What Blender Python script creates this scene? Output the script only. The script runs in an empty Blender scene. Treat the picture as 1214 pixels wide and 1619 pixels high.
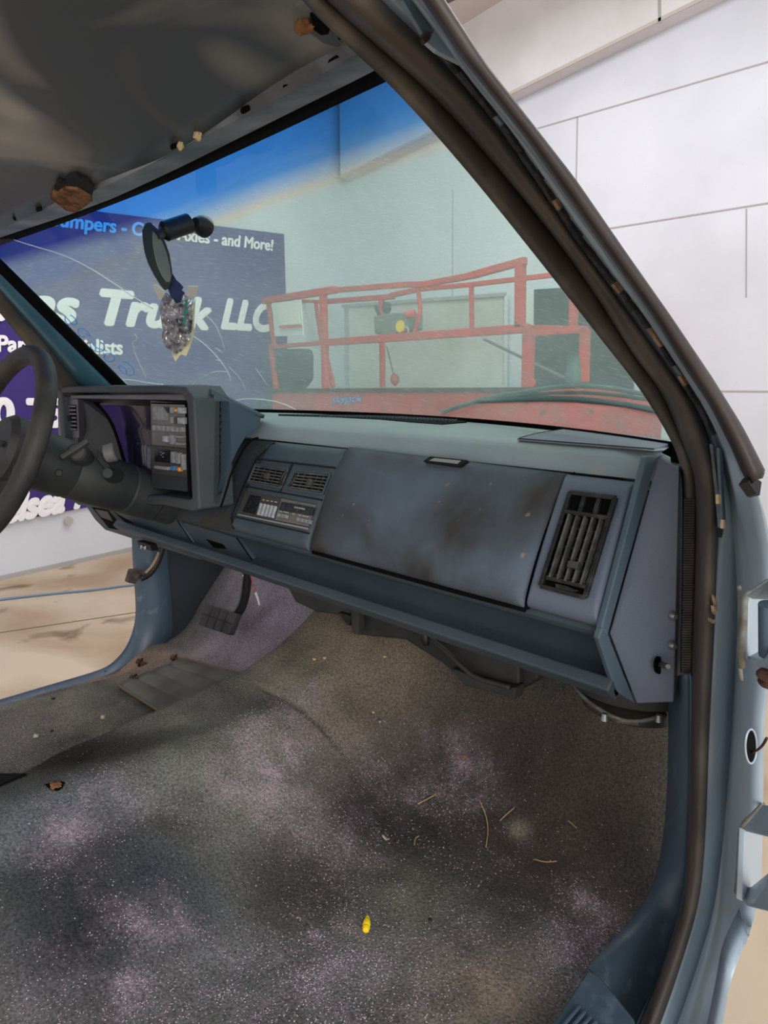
import bpy, bmesh, math, random
from mathutils import Vector, Matrix, noise
random.seed(7)
SC = bpy.context.scene
COL = SC.collection
# ------------------------------------------------------------------ camera
CAM = Vector((1.145, 0.0, 1.40)); FPX = 1122.0
yaw, pit = math.radians(45), math.radians(-11)
FW = Vector((-math.sin(yaw)*math.cos(pit), math.cos(yaw)*math.cos(pit), math.sin(pit)))
RT = Vector((math.cos(yaw), math.sin(yaw), 0)); UP = RT.cross(FW)
cd = bpy.data.cameras.new('camera'); cam = bpy.data.objects.new('camera', cd); COL.objects.link(cam)
cd.sensor_fit = 'HORIZONTAL'; cd.sensor_width = 36; cd.lens = FPX/1214*36
cd.clip_start = .02; cd.clip_end = 100
M3 = Matrix((RT, UP, -FW)).transposed()
cam.matrix_world = Matrix.Translation(CAM) @ M3.to_4x4()
SC.camera = cam
SC.view_settings.view_transform = 'Standard'; SC.view_settings.look = 'None'
SC.view_settings.gamma = 1; SC.view_settings.exposure = 0.0
SC.view_settings.use_curve_mapping = False
# ------------------------------------------------------------------ light
w = bpy.data.worlds.new('world'); SC.world = w; w.use_nodes = True
w.node_tree.nodes['Background'].inputs[0].default_value = (1.0, 1.0, 1.0, 1)
w.node_tree.nodes['Background'].inputs[1].default_value = 1.0
def area(name, loc, target, sx, sy, power, col=(1, 1, 1)):
    l = bpy.data.lights.new(name, 'AREA'); l.shape = 'RECTANGLE'; l.size = sx; l.size_y = sy
    l.energy = power; l.color = col
    o = bpy.data.objects.new(name, l); COL.objects.link(o); o.location = loc
    o.rotation_euler = (Vector(target)-Vector(loc)).to_track_quat('-Z', 'Y').to_euler()
area('ceiling_light_front', (-1.2, 3.6, 3.95), (-1.2, 3.9, 0), 3.2, .7, 52)
area('ceiling_light_middle', (-2.2, 1.6, 3.95), (-2.4, 1.8, 0), 3.2, .7, 40)
area('unseen_fill_light', (4.6, -1.6, 2.2), (0.2, .9, .9), 3.5, 2.8, 190, (1, .99, .97))  # added unseen fill lamp, brightens the cab from the passenger side

# ------------------------------------------------------------------ helpers
def lin(c): return c/12.92 if c <= .04045 else ((c+.055)/1.055)**2.4
def rgb(r, g, b): return (lin(r/255), lin(g/255), lin(b/255), 1)
def ray(px, py): return FW + RT*((px-607)/FPX) + UP*((809.5-py)/FPX)
def P(px, py, ax, val):
    r = ray(px, py); return CAM + r*((val-CAM[ax])/r[ax])
def PN(px, py, p0, n):
    r = ray(px, py); n = Vector(n); return CAM + r*((Vector(p0)-CAM).dot(n)/r.dot(n))
def U(px, py, x0, k=.40, zb=1.3):            # side of the cab: upright, leaning inwards above the belt line
    p = P(px, py, 0, x0)
    if p.z > zb: p = PN(px, py, (x0, 0, zb), (1, 0, k))
    return p
def link(name, me, mat=None, parent=None):
    o = bpy.data.objects.new(name, me); COL.objects.link(o)
    if mat: me.materials.append(mat)
    if parent: o.parent = parent
    return o
def mesh(name, vs, fs, mat=None, parent=None, smooth=False, fix=True):
    me = bpy.data.meshes.new(name); me.from_pydata([tuple(v) for v in vs], [], fs); me.update()
    if fix:
        bm = bmesh.new(); bm.from_mesh(me); bmesh.ops.recalc_face_normals(bm, faces=bm.faces); bm.to_mesh(me); bm.free()
    if smooth:
        for p in me.polygons: p.use_smooth = True
    return link(name, me, mat, parent)
def thing(name, label, cat, group=None, loc=None):
    o = bpy.data.objects.new(name, None); COL.objects.link(o); o.empty_display_size = .05
    o['label'] = label; o['category'] = cat
    if group: o['group'] = group
    return o
def tag(o, label, cat, group=None, kind=None):
    o['label'] = label; o['category'] = cat
    if group: o['group'] = group
    if kind: o['kind'] = kind
    return o
def struct(o): o['kind'] = 'structure'; return o
def resample(pts, n):
    d = [0]
    for a, b in zip(pts, pts[1:]): d.append(d[-1]+(b-a).length)
    out = []; j = 0
    for i in range(n):
        t = d[-1]*i/(n-1)
        while j < len(pts)-2 and d[j+1] < t: j += 1
        s = (t-d[j])/max(d[j+1]-d[j], 1e-9); out.append(pts[j].lerp(pts[j+1], min(max(s, 0), 1)))
    return out
def smooth_line(pts, n=40, it=3):
    p = [Vector(q) for q in pts]
    for _ in range(it):
        q = [p[0]]
        for a, b in zip(p, p[1:]): q += [a.lerp(b, .25), a.lerp(b, .75)]
        q.append(p[-1]); p = q
    return resample(p, n)
def loft(name, lines, mat, parent=None, n=60, thick=0.0, smooth=True, it=2, sub=0):
    L = [smooth_line(l, n, it) for l in lines]
    vs = [v for l in L for v in l]; fs = []
    for i in range(len(L)-1):
        for j in range(n-1):
            a = i*n+j; fs.append((a, a+1, a+n+1, a+n))
    o = mesh(name, vs, fs, mat, parent, smooth)
    if thick:
        m = o.modifiers.new('s', 'SOLIDIFY'); m.thickness = thick; m.offset = 0
    if sub:
        m = o.modifiers.new('u', 'SUBSURF'); m.levels = sub; m.render_levels = sub
    return o
def tube(name, pts, r, mat, parent=None, seg=10, it=2, n=None, closed=False, r2=None):
    p = [Vector(q) for q in pts]
    if not closed and len(p) > 2: p = smooth_line(p, n or max(12, len(p)*5), it)
    N = len(p); vs = []; fs = []
    prev = None
    for i in range(N):
        if closed: t = (p[(i+1) % N]-p[i-1]).normalized()
        else: t = (p[min(i+1, N-1)]-p[max(i-1, 0)]).normalized()
        if prev is None: prev = t.orthogonal().normalized()
        u = (prev-t*prev.dot(t)).normalized(); prev = u; v = t.cross(u)
        rr = r if r2 is None else r+(r2-r)*i/(N-1)
        for k in range(seg):
            a = 2*math.pi*k/seg; vs.append(p[i]+u*(rr*math.cos(a))+v*(rr*math.sin(a)))
    for i in range(N if closed else N-1):
        for k in range(seg):
            a = i*seg+k; b = i*seg+(k+1) % seg; c = ((i+1) % N)*seg+(k+1) % seg; d = ((i+1) % N)*seg+k
            fs.append((a, b, c, d))
    if not closed: fs += [tuple(range(seg))[::-1], tuple(range((N-1)*seg, N*seg))]
    return mesh(name, vs, fs, mat, parent, True)
def bev(o, w, s=2, ang=40):
    m = o.modifiers.new('b', 'BEVEL'); m.width = w; m.segments = s; m.limit_method = 'ANGLE'; m.angle_limit = math.radians(ang)
    for p in o.data.polygons: p.use_smooth = True
    m2 = o.modifiers.new('w', 'WEIGHTED_NORMAL') ; m2.keep_sharp = False
    return o
def slab(name, poly, thick, mat, parent=None, bw=0.0, nrm=None, sub=2):   # polygon with real thickness, going away from the viewer side
    poly = [Vector(p) for p in poly]
    c = sum(poly, Vector())/len(poly)
    if nrm is None:
        nn = Vector()
        for a, b in zip(poly, poly[1:]+poly[:1]): nn += (a-c).cross(b-c)
        nrm = nn.normalized()
        if nrm.dot(CAM-c) < 0: nrm = -nrm
    nrm = Vector(nrm)
    n = len(poly); vs = poly+[p-nrm*thick for p in poly]
    fs = [tuple(range(n)), tuple(range(2*n-1, n-1, -1))]+[(i, i+n, (i+1) % n+n, (i+1) % n) for i in range(n)]
    o = mesh(name, vs, fs, mat, parent)
    if bw: bev(o, bw, sub)
    return o
def box(name, c, size, mat, parent=None, ax=None, bw=0.0):
    ax = ax or (Vector((1, 0, 0)), Vector((0, 1, 0)), Vector((0, 0, 1)))
    c = Vector(c); vs = []
    for i in (-1, 1):
        for j in (-1, 1):
            for k in (-1, 1): vs.append(c+ax[0]*(i*size[0]/2)+ax[1]*(j*size[1]/2)+ax[2]*(k*size[2]/2))
    fs = [(0, 1, 3, 2), (4, 6, 7, 5), (0, 4, 5, 1), (2, 3, 7, 6), (0, 2, 6, 4), (1, 5, 7, 3)]
    o = mesh(name, vs, fs, mat, parent)
    if bw: bev(o, bw)
    return o
def beam(name, a, b, w, h, mat, parent=None, bw=.004):
    a, b = Vector(a), Vector(b); d = (b-a); L = d.length; d.normalize()
    s = d.cross(Vector((0, 0, 1)))
    if s.length < .1: s = d.cross(Vector((0, 1, 0)))
    s.normalize(); t = s.cross(d)
    return box(name, (a+b)/2, (L, w, h), mat, parent, (d, s, t), bw)
def lathe(name, a, b, prof, mat, parent=None, seg=32, smooth=True):   # prof: (t along a->b, radius)
    a, b = Vector(a), Vector(b); d = (b-a).normalized(); u = d.orthogonal().normalized(); v = d.cross(u); L = (b-a).length
    vs = []; fs = []
    for t, r in prof:
        for k in range(seg):
            an = 2*math.pi*k/seg; vs.append(a+d*(t*L)+u*(r*math.cos(an))+v*(r*math.sin(an)))
    for i in range(len(prof)-1):
        for k in range(seg): fs.append((i*seg+k, i*seg+(k+1) % seg, (i+1)*seg+(k+1) % seg, (i+1)*seg+k))
    fs += [tuple(range(seg))[::-1], tuple(range((len(prof)-1)*seg, len(prof)*seg))]
    o = mesh(name, vs, fs, mat, parent, smooth)
    m = o.modifiers.new('e', 'EDGE_SPLIT'); m.split_angle = math.radians(38)
    return o

def sstep(a, b, x):
    t = min(max((x-a)/(b-a), 0), 1); return t*t*(3-2*t)
# ------------------------------------------------------------------ materials
def mat(name, c1, rough=.6, metal=0.0, c2=None, scale=8, detail=6, lo=.4, hi=.6, c3=None, scale3=30, lo3=.6, hi3=.7,
        bump=0.0, bscale=200, spec=.4, coat=0, dist=0.0, vec=None, emis=None):
    m = bpy.data.materials.new(name); m.use_nodes = True; nt = m.node_tree; N = nt.nodes; L = nt.links
    b = N['Principled BSDF']; b.inputs['Roughness'].default_value = rough; b.inputs['Metallic'].default_value = metal
    b.inputs['Specular IOR Level'].default_value = spec; b.inputs['Coat Weight'].default_value = coat
    b.inputs['Base Color'].default_value = c1
    tc = N.new('ShaderNodeTexCoord'); src = tc.outputs['Object']
    if vec:
        mp = N.new('ShaderNodeMapping'); mp.inputs['Scale'].default_value = vec; L.new(src, mp.inputs['Vector']); src = mp.outputs[0]
    def nz(s, d, a, bb):
        n = N.new('ShaderNodeTexNoise'); n.inputs['Scale'].default_value = s; n.inputs['Detail'].default_value = d
        n.inputs['Distortion'].default_value = dist; L.new(src, n.inputs['Vector'])
        r = N.new('ShaderNodeMapRange'); r.inputs[1].default_value = a; r.inputs[2].default_value = bb; L.new(n.outputs[0], r.inputs[0])
        return r.outputs[0]
    out = None
    def mix(f, a, bcol):
        x = N.new('ShaderNodeMix'); x.data_type = 'RGBA'; L.new(f, x.inputs[0])
        if hasattr(a, 'links'): L.new(a, x.inputs[6])
        else: x.inputs[6].default_value = a
        x.inputs[7].default_value = bcol; return x.outputs[2]
    if c2: out = mix(nz(scale, detail, lo, hi), c1, c2)
    if c3: out = mix(nz(scale3, 4, lo3, hi3), out if out is not None else c1, c3)
    if out is not None: L.new(out, b.inputs['Base Color'])
    if bump:
        n = N.new('ShaderNodeTexNoise'); n.inputs['Scale'].default_value = bscale; n.inputs['Detail'].default_value = 3
        L.new(tc.outputs['Object'], n.inputs['Vector'])
        bp = N.new('ShaderNodeBump'); bp.inputs['Strength'].default_value = bump; bp.inputs['Distance'].default_value = .002
        L.new(n.outputs[0], bp.inputs['Height']); L.new(bp.outputs[0], b.inputs['Normal'])
    return m
M = {}
M['wall'] = mat('white_painted_board', rgb(212, 216, 224), .85, c2=rgb(204, 208, 216), scale=1.5, c3=rgb(205, 203, 203), scale3=38, lo3=.70, hi3=.76, bump=.25, bscale=60, spec=.1)
M['wall_low'] = mat('white_wall_panel', rgb(232, 232, 228), .7, c2=rgb(222, 222, 218), scale=2, spec=.2)
M['seam'] = mat('board_seam', rgb(168, 166, 165), .9)
M['soffit'] = mat('soffit_board', rgb(222, 221, 222), .8, c2=rgb(214, 213, 213), scale=3, spec=.1)
M['soffit_shade'] = mat('soffit_shaded_edge', rgb(190, 184, 176), .8)  # darker copy of the soffit colour, paints shade along its lower lip
M['ceil'] = mat('ceiling_paint', rgb(214, 206, 198), .9)
M['floor'] = mat('stained_concrete', rgb(198, 182, 160), .75, c2=rgb(168, 146, 120), scale=1.1, detail=10, lo=.42, hi=.64, c3=rgb(128, 108, 86), scale3=3.2, lo3=.60, hi3=.72, bump=.3, bscale=25, dist=.6, spec=.25)
M['floor_joint'] = mat('floor_joint', rgb(95, 84, 72), .9)
M['recess'] = mat('roller_door_white', rgb(214, 218, 214), .7, c2=rgb(176, 172, 160), scale=1.3, lo=.45, hi=.75)  # grey-brown patches paint the shadow of the door recess into the white
M['dark_door'] = mat('dark_door', rgb(62, 66, 66), .7, c2=rgb(48, 52, 53), scale=4)
M['banner'] = mat('purple_vinyl', rgb(66, 52, 128), .55, c2=rgb(58, 46, 116), scale=.8, spec=.3)
M['banner_text'] = mat('white_vinyl_print', rgb(238, 238, 242), .55)
M['lift_red'] = mat('faded_red_paint', rgb(205, 66, 56), .5, c2=rgb(185, 78, 66), scale=6, c3=rgb(130, 72, 60), scale3=14, lo3=.62, hi3=.68)
M['lift_grey'] = mat('grey_box_paint', rgb(112, 116, 110), .6)
M['yellow'] = mat('yellow_plastic', rgb(238, 196, 20), .4)
M['paper'] = mat('paper_chart', rgb(226, 224, 214), .8)
M['orange'] = mat('orange_print', rgb(214, 96, 50), .7)
M['black'] = mat('black_plastic', rgb(20, 20, 21), .45, c2=rgb(30, 29, 28), scale=20)
M['void'] = mat('black_recess', rgb(7, 7, 8), .9, spec=.1)
M['rubber'] = mat('dusty_black_rubber', rgb(70, 64, 61), .5, c2=rgb(96, 86, 78), scale=9, detail=8, lo=.42, hi=.68, c3=rgb(120, 104, 90), scale3=120, lo3=.74, hi3=.8, bump=.2, bscale=160, spec=.35)
M['seal'] = mat('ribbed_weatherstrip', rgb(78, 74, 71), .58, c2=rgb(112, 104, 96), scale=14, detail=8, lo=.5, hi=.7, bump=.3, bscale=150)
M['mold'] = mat('black_outer_moulding', rgb(50, 44, 44), .5, c2=rgb(64, 56, 54), scale=12, bump=.1)
M['body'] = mat('light_blue_metallic_paint', rgb(172, 188, 202), .38, .12, c2=rgb(158, 176, 192), scale=5, lo=.3, hi=.7, c3=rgb(168, 174, 178), scale3=22, lo3=.64, hi3=.72, spec=.5, coat=.3)
M['bodydirt'] = mat('weathered_blue_seam', rgb(104, 124, 140), .7, c2=rgb(84, 88, 86), scale=26, lo=.4, hi=.62, c3=rgb(150, 120, 96), scale3=30, lo3=.64, hi3=.68, bump=.5, bscale=90)
M['adhesive'] = mat('torn_adhesive', rgb(28, 28, 30), .8, c2=rgb(52, 50, 50), scale=60, bump=.6, bscale=180)
M['tan'] = mat('tan_foam_tape', rgb(168, 138, 112), .9, c2=rgb(130, 100, 78), scale=80)
M['sealer'] = mat('grey_seam_sealer', rgb(118, 122, 116), .85, c2=rgb(98, 92, 80), scale=40, bump=.6, bscale=120)
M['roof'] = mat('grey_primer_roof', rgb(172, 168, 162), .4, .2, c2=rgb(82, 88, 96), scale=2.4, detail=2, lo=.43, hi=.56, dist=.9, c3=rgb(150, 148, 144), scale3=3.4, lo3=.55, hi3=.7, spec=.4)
M['header'] = mat('grey_header_steel', rgb(142, 148, 154), .42, .3, c2=rgb(84, 90, 96), scale=7, c3=rgb(128, 122, 114), scale3=16, lo3=.6, hi3=.7)
M['rust'] = mat('brown_foam', rgb(140, 96, 62), .95, c2=rgb(92, 58, 36), scale=60, bump=.8, bscale=120)
M['fuzz'] = mat('black_fuzz', rgb(30, 29, 30), .95, bump=.8, bscale=200)
M['cream'] = mat('cream_foam_bits', rgb(190, 168, 128), .9)
M['rustbolt'] = mat('rusty_steel', rgb(92, 60, 48), .8, .3, c2=rgb(58, 40, 34), scale=80)
M['steel'] = mat('zinc_steel', rgb(150, 150, 150), .4, .8)
M['pad'] = mat('greyblue_dash_vinyl', rgb(142, 153, 156), .5, c2=rgb(128, 142, 148), scale=7, detail=8, lo=.3, hi=.7, c3=rgb(146, 150, 146), scale3=24, lo3=.62, hi3=.78, bump=.25, bscale=420, spec=.5)
M['pad2'] = mat('faded_purplegrey_vinyl', rgb(118, 116, 134), .5, c2=rgb(108, 112, 130), scale=8, bump=.2, bscale=420)
M['dash'] = mat('slate_blue_plastic', rgb(56, 68, 77), .55, c2=rgb(66, 77, 85), scale=9, detail=8, lo=.35, hi=.7, c3=rgb(130, 132, 130), scale3=170, lo3=.745, hi3=.78, bump=.3, bscale=500, spec=.45)
M['dashend'] = mat('sunfaded_blue_plastic', rgb(88, 98, 116), .55, c2=rgb(98, 104, 118), scale=6, detail=8, lo=.35, hi=.7, c3=rgb(120, 124, 128), scale3=160, lo3=.72, hi3=.78, bump=.3, bscale=500)
M['border'] = mat('pale_blue_border_plastic', rgb(84, 100, 112), .5, c2=rgb(76, 92, 106), scale=10, bump=.3, bscale=500)
M['dirty'] = mat('grimy_blue_vinyl', rgb(86, 96, 110), .68, c2=rgb(54, 52, 50), scale=5.5, detail=14, lo=.38, hi=.64, c3=rgb(140, 122, 98), scale3=45, lo3=.70, hi3=.77, bump=.4, bscale=420, dist=.3, spec=.3)
M['grime'] = mat('grimy_dark_vinyl', rgb(52, 60, 66), .7, c2=rgb(54, 52, 48), scale=10, detail=9, lo=.36, hi=.62, c3=rgb(96, 94, 86), scale3=90, lo3=.66, hi3=.72, bump=.4, bscale=420, spec=.3)
M['hood'] = mat('dark_grey_hood_vinyl', rgb(64, 68, 72), .6, c2=rgb(52, 58, 64), scale=6, detail=8, bump=.3, bscale=450)
M['hoodside'] = mat('blue_grey_hood_side', rgb(62, 80, 94), .55, c2=rgb(56, 72, 86), scale=6, detail=8, bump=.3, bscale=450)
M['bezel'] = mat('grey_bezel_plastic', rgb(106, 104, 112), .45, c2=rgb(92, 90, 96), scale=6)
M['panelbrown'] = mat('taupe_control_face', rgb(112, 108, 100), .5, c2=rgb(96, 92, 86), scale=20)
M['panelbrown2'] = mat('dark_taupe_face', rgb(66, 63, 60), .5)
M['button'] = mat('grey_button', rgb(136, 138, 142), .5, c2=rgb(118, 118, 118), scale=90)
M['buttonlite'] = mat('light_grey_button', rgb(170, 174, 180), .45, c2=rgb(140, 144, 148), scale=90)
M['amber'] = mat('amber_lens', rgb(214, 140, 60), .35)
M['bluebtn'] = mat('blue_button', rgb(70, 110, 160), .4)
M['display'] = mat('dark_display', rgb(24, 26, 30), .25, c2=rgb(40, 46, 50), scale=150, lo=.55, hi=.6)
M['silver'] = mat('silver_print', rgb(176, 176, 170), .5)
M['lens'] = mat('gauge_lens_dust_reflection', rgb(38, 36, 62), .25, c2=rgb(66, 62, 104), scale=9, detail=6, lo=.45, hi=.75, c3=rgb(160, 160, 190), scale3=90, lo3=.72, hi3=.76, spec=.7, coat=.5)  # purple-blue tones paint in a reflection along with bluish dust
M['pod'] = mat('dark_pod_plastic', rgb(30, 32, 36), .4, c2=rgb(36, 38, 42), scale=12)
M['wheel'] = mat('charcoal_wheel_vinyl', rgb(42, 42, 42), .6, c2=rgb(56, 53, 50), scale=20, detail=6, bump=.3, bscale=350)
M['column'] = mat('charcoal_column_plastic', rgb(36, 39, 41), .6, c2=rgb(48, 50, 50), scale=14, detail=6, bump=.2, bscale=350)
M['knob'] = mat('grey_knob', rgb(104, 102, 100), .5)
M['steel_lever'] = mat('dull_lever', rgb(84, 84, 80), .5, .4)
M['trimblue'] = mat('blue_trim_plastic', rgb(72, 87, 102), .42, c2=rgb(64, 80, 94), scale=6, c3=rgb(96, 112, 124), scale3=26, lo3=.6, hi3=.75, spec=.5, bump=.1, bscale=400)
M['pillartrim'] = mat('teal_blue_paint', rgb(78, 118, 138), .3, .4, c2=rgb(70, 106, 126), scale=5)
M['kick'] = mat('dark_kick_panel', rgb(44, 50, 56), .6, c2=rgb(38, 42, 46), scale=10)
M['heater'] = mat('dusty_black_heater_plastic', rgb(40, 40, 40), .6, c2=rgb(54, 51, 48), scale=12, detail=8, bump=.2)
M['pedal'] = mat('worn_rubber_pedal', rgb(58, 56, 58), .7, c2=rgb(44, 42, 42), scale=30, detail=6)
M['pedalarm'] = mat('pedal_arm_steel', rgb(46, 42, 42), .5, .4)
M['pedaltan'] = mat('worn_pedal_edge', rgb(150, 126, 104), .7)
M['brownpedal'] = mat('brown_dusty_rubber', rgb(86, 70, 62), .8, c2=rgb(58, 48, 44), scale=50)
M['plate'] = mat('ribbed_rubber_mat', rgb(86, 86, 78), .6, c2=rgb(70, 70, 64), scale=14, detail=6)
M['platelip'] = mat('dirty_plate_lip', rgb(100, 84, 66), .8)
M['foil'] = mat('crinkled_foil', rgb(196, 194, 196), .3, .7, c2=rgb(120, 118, 124), scale=60, lo=.5, hi=.7)
M['foilgreen'] = mat('green_print', rgb(20, 110, 96), .5)
M['cloth'] = mat('navy_card', rgb(26, 40, 78), .7)
M['waxpaper'] = mat('pale_wrapper', rgb(190, 184, 150), .7)
M['mirrorback'] = mat('black_mirror_shell', rgb(24, 25, 27), .4)
M['mirrorface'] = mat('dull_mirror_face', rgb(112, 114, 108), .38, .2, c2=rgb(92, 94, 92), scale=10)
M['crack'] = mat('glass_crack', rgb(232, 240, 238), .3)
M['marker'] = mat('blue_marker', rgb(70, 160, 245), .6)
M['wiper'] = mat('weathered_wiper', rgb(56, 74, 70), .6, c2=rgb(84, 100, 96), scale=30)
M['flake'] = mat('pink_white_flakes', rgb(206, 178, 192), .9, c2=rgb(190, 188, 188), scale=30)
M['flakegrey'] = mat('pale_grey_flakes', rgb(176, 172, 166), .9, c2=rgb(150, 130, 120), scale=30)
M['twig'] = mat('dry_stem', rgb(168, 138, 92), .9)
M['leaf'] = mat('dry_leaf', rgb(196, 184, 160), .9)
M['yellowplug'] = mat('bright_yellow_plug', rgb(246, 206, 28), .45)
M['wirered'] = mat('red_wire', rgb(176, 70, 84), .5)
M['wirewhite'] = mat('white_connector', rgb(196, 190, 184), .5)
M['cable'] = mat('blue_cable', rgb(96, 122, 150), .6)
M['rib'] = mat('black_louvre', rgb(26, 27, 28), .45, c2=rgb(60, 58, 56), scale=60, lo=.5, hi=.7)
M['louvre_edge'] = mat('dusty_louvre', rgb(88, 88, 86), .55, c2=rgb(60, 60, 60), scale=60)
M['groove'] = mat('dark_gap', rgb(16, 18, 20), .8)
M['chrome'] = mat('worn_silver_insert', rgb(150, 150, 150), .45, .3)
M['darkcase'] = mat('dark_grey_case', rgb(60, 66, 62), .8)

# windshield glass: green tint, blue shade band along the top, film of dust and fine scratches
def glass_mat():
    m = bpy.data.materials.new('tinted_dusty_glass'); m.use_nodes = True; nt = m.node_tree; N = nt.nodes; L = nt.links
    N.clear(); out = N.new('ShaderNodeOutputMaterial')
    uv = N.new('ShaderNodeUVMap'); sp = N.new('ShaderNodeSeparateXYZ'); L.new(uv.outputs[0], sp.inputs[0])
    nz = N.new('ShaderNodeTexNoise'); nz.inputs['Scale'].default_value = 2; L.new(uv.outputs[0], nz.inputs['Vector'])
    ad = N.new('ShaderNodeMath'); ad.operation = 'MULTIPLY_ADD'; ad.inputs[1].default_value = .03; L.new(nz.outputs[0], ad.inputs[0])
    iu = N.new('ShaderNodeMath'); iu.operation = 'SUBTRACT'; iu.inputs[0].default_value = 1; L.new(sp.outputs[0], iu.inputs[1])
    pu = N.new('ShaderNodeMath'); pu.operation = 'POWER'; pu.inputs[1].default_value = 3; L.new(iu.outputs[0], pu.inputs[0])
    vu = N.new('ShaderNodeMath'); vu.operation = 'MULTIPLY_ADD'; vu.inputs[1].default_value = .17; L.new(pu.outputs[0], vu.inputs[0]); L.new(sp.outputs[1], vu.inputs[2])
    L.new(vu.outputs[0], ad.inputs[2])
    cr = N.new('ShaderNodeValToRGB'); L.new(ad.outputs[0], cr.inputs[0])
    e = cr.color_ramp.elements
    e[0].position = 0; e[0].color = (.75, .96, .88, 1)
    e[1].position = 1; e[1].color = (.02, .27, .88, 1)
    for p, c in ((BAND0, (.75, .96, .88, 1)), (BAND0+.022, (.86, .82, .62, 1)), (BAND0+.042, (.46, .68, .92, 1)), (BAND0+.075, (.12, .44, .96, 1)), (BAND0+.11, (.04, .33, .95, 1))):
        x = e.new(p); x.color = c
    tr = N.new('ShaderNodeBsdfTransparent'); L.new(cr.outputs[0], tr.inputs[0])
    df = N.new('ShaderNodeBsdfDiffuse'); df.inputs[0].default_value = (.66, .90, .86, 1)
    tl = N.new('ShaderNodeBsdfTranslucent'); tl.inputs[0].default_value = (.66, .90, .86, 1)
    md = N.new('ShaderNodeMixShader'); md.inputs[0].default_value = .5; L.new(df.outputs[0], md.inputs[1]); L.new(tl.outputs[0], md.inputs[2])
    # streaky dust
    mp = N.new('ShaderNodeMapping'); mp.inputs['Scale'].default_value = (45, 330, 1)
    m0 = N.new('ShaderNodeMapping'); m0.inputs['Rotation'].default_value = (0, 0, .75); L.new(uv.outputs[0], m0.inputs[0]); L.new(m0.outputs[0], mp.inputs[0])
    n2 = N.new('ShaderNodeTexNoise'); n2.inputs['Scale'].default_value = 1; n2.inputs['Detail'].default_value = 3; L.new(mp.outputs[0], n2.inputs[0])
    r2 = N.new('ShaderNodeMapRange'); r2.inputs[1].default_value = .56; r2.inputs[2].default_value = .8; r2.inputs[3].default_value = 0; r2.inputs[4].default_value = .30; L.new(n2.outputs[0], r2.inputs[0])
    n3 = N.new('ShaderNodeTexNoise'); n3.inputs['Scale'].default_value = 5; n3.inputs['Detail'].default_value = 5; L.new(uv.outputs[0], n3.inputs[0])
    r3 = N.new('ShaderNodeMapRange'); r3.inputs[1].default_value = .3; r3.inputs[2].default_value = .7; r3.inputs[3].default_value = .27; r3.inputs[4].default_value = .36; L.new(n3.outputs[0], r3.inputs[0])
    a2 = N.new('ShaderNodeMath'); a2.operation = 'ADD'; L.new(r2.outputs[0], a2.inputs[0]); L.new(r3.outputs[0], a2.inputs[1])
    bandf = N.new('ShaderNodeMapRange'); bandf.inputs[1].default_value = BAND0; bandf.inputs[2].default_value = BAND0+.06; bandf.inputs[3].default_value = 1; bandf.inputs[4].default_value = .10; L.new(sp.outputs[1], bandf.inputs[0])
    a3 = N.new('ShaderNodeMath'); a3.operation = 'MULTIPLY'; L.new(a2.outputs[0], a3.inputs[0]); L.new(bandf.outputs[0], a3.inputs[1])
    mx = N.new('ShaderNodeMixShader'); L.new(a3.outputs[0], mx.inputs[0]); L.new(tr.outputs[0], mx.inputs[1]); L.new(md.outputs[0], mx.inputs[2])
    gl = N.new('ShaderNodeBsdfGlossy'); gl.inputs['Roughness'].default_value = .03; gl.inputs[0].default_value = (.9, .95, 1, 1)
    fr = N.new('ShaderNodeFresnel'); fr.inputs[0].default_value = 1.2
    mg = N.new('ShaderNodeMixShader'); L.new(fr.outputs[0], mg.inputs[0]); L.new(mx.outputs[0], mg.inputs[1]); L.new(gl.outputs[0], mg.inputs[2])
    L.new(mg.outputs[0], out.inputs[0]); return m
BAND0 = .828
# ------------------------------------------------------------------ setting
YF = 5.2
WN = Vector((1.04, .154, 0)).normalized(); W0 = Vector((-4.083, 1.468, 0)); WD = Vector((-.154, 1.04, 0)).normalized()
def WL(px, py, off=0.0): return PN(px, py, W0+WN*off, WN)
cor = W0+WD*((YF-W0.y)/WD.y)
struct(slab('floor', [(-9, -6, 0), (7, -6, 0), (7, 7, 0), (-9, 7, 0)], .1, M['floor'], nrm=(0, 0, 1)))
a = W0-WD*7
struct(slab('wall_left', [a, cor+WD*.2, cor+WD*.2+Vector((0, 0, 5)), a+Vector((0, 0, 5))], .12, M['wall'], nrm=WN))
wf = slab('wall_front', [(-4.9, YF, 0), (5.5, YF, 0), (5.5, YF, 5.3), (-4.9, YF, 5.3)], .15, M['wall'], nrm=(0, -1, 0)); struct(wf)
def strip(name, a, b, w, mt, par, off=.004):
    a, b = Vector(a), Vector(b); d = (b-a).normalized(); n = Vector((0, -1, 0)); s = d.cross(n)*w/2; o = n*off
    return slab(name, [a-s+o, b-s+o, b+s+o, a+s+o], .01, mt, par, nrm=n)
for (x0, y0, x1, y1) in ((850, 203, 1290, 76), (964, 361, 1290, 309), (1139, 618.4, 1300, 619.5), (913, 185, 911, 290)):
    strip('board_joint', P(x0, y0, 1, YF), P(x1, y1, 1, YF), .010, M['seam'], wf)
for x0, y0, y1 in ((716, 300, 480), (1180, 330, 470)):
    strip('board_joint', P(x0, y0, 1, YF), P(x0-.5, y1, 1, YF), .008, M['seam'], wf)
p = [P(540, 281, 1, YF-.14), P(1112, 0, 1, YF-.14)]
q0, q1 = p; d = (q1-q0).normalized(); q1 = q0+d*11; q0 = q0-d*.02
so = slab('trim_1', [q0, q1, q1+Vector((0, 0, 1.0)), q0+Vector((0, 0, .92))], .14, M['soffit'], nrm=(0, -1, 0)); struct(so)
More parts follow.
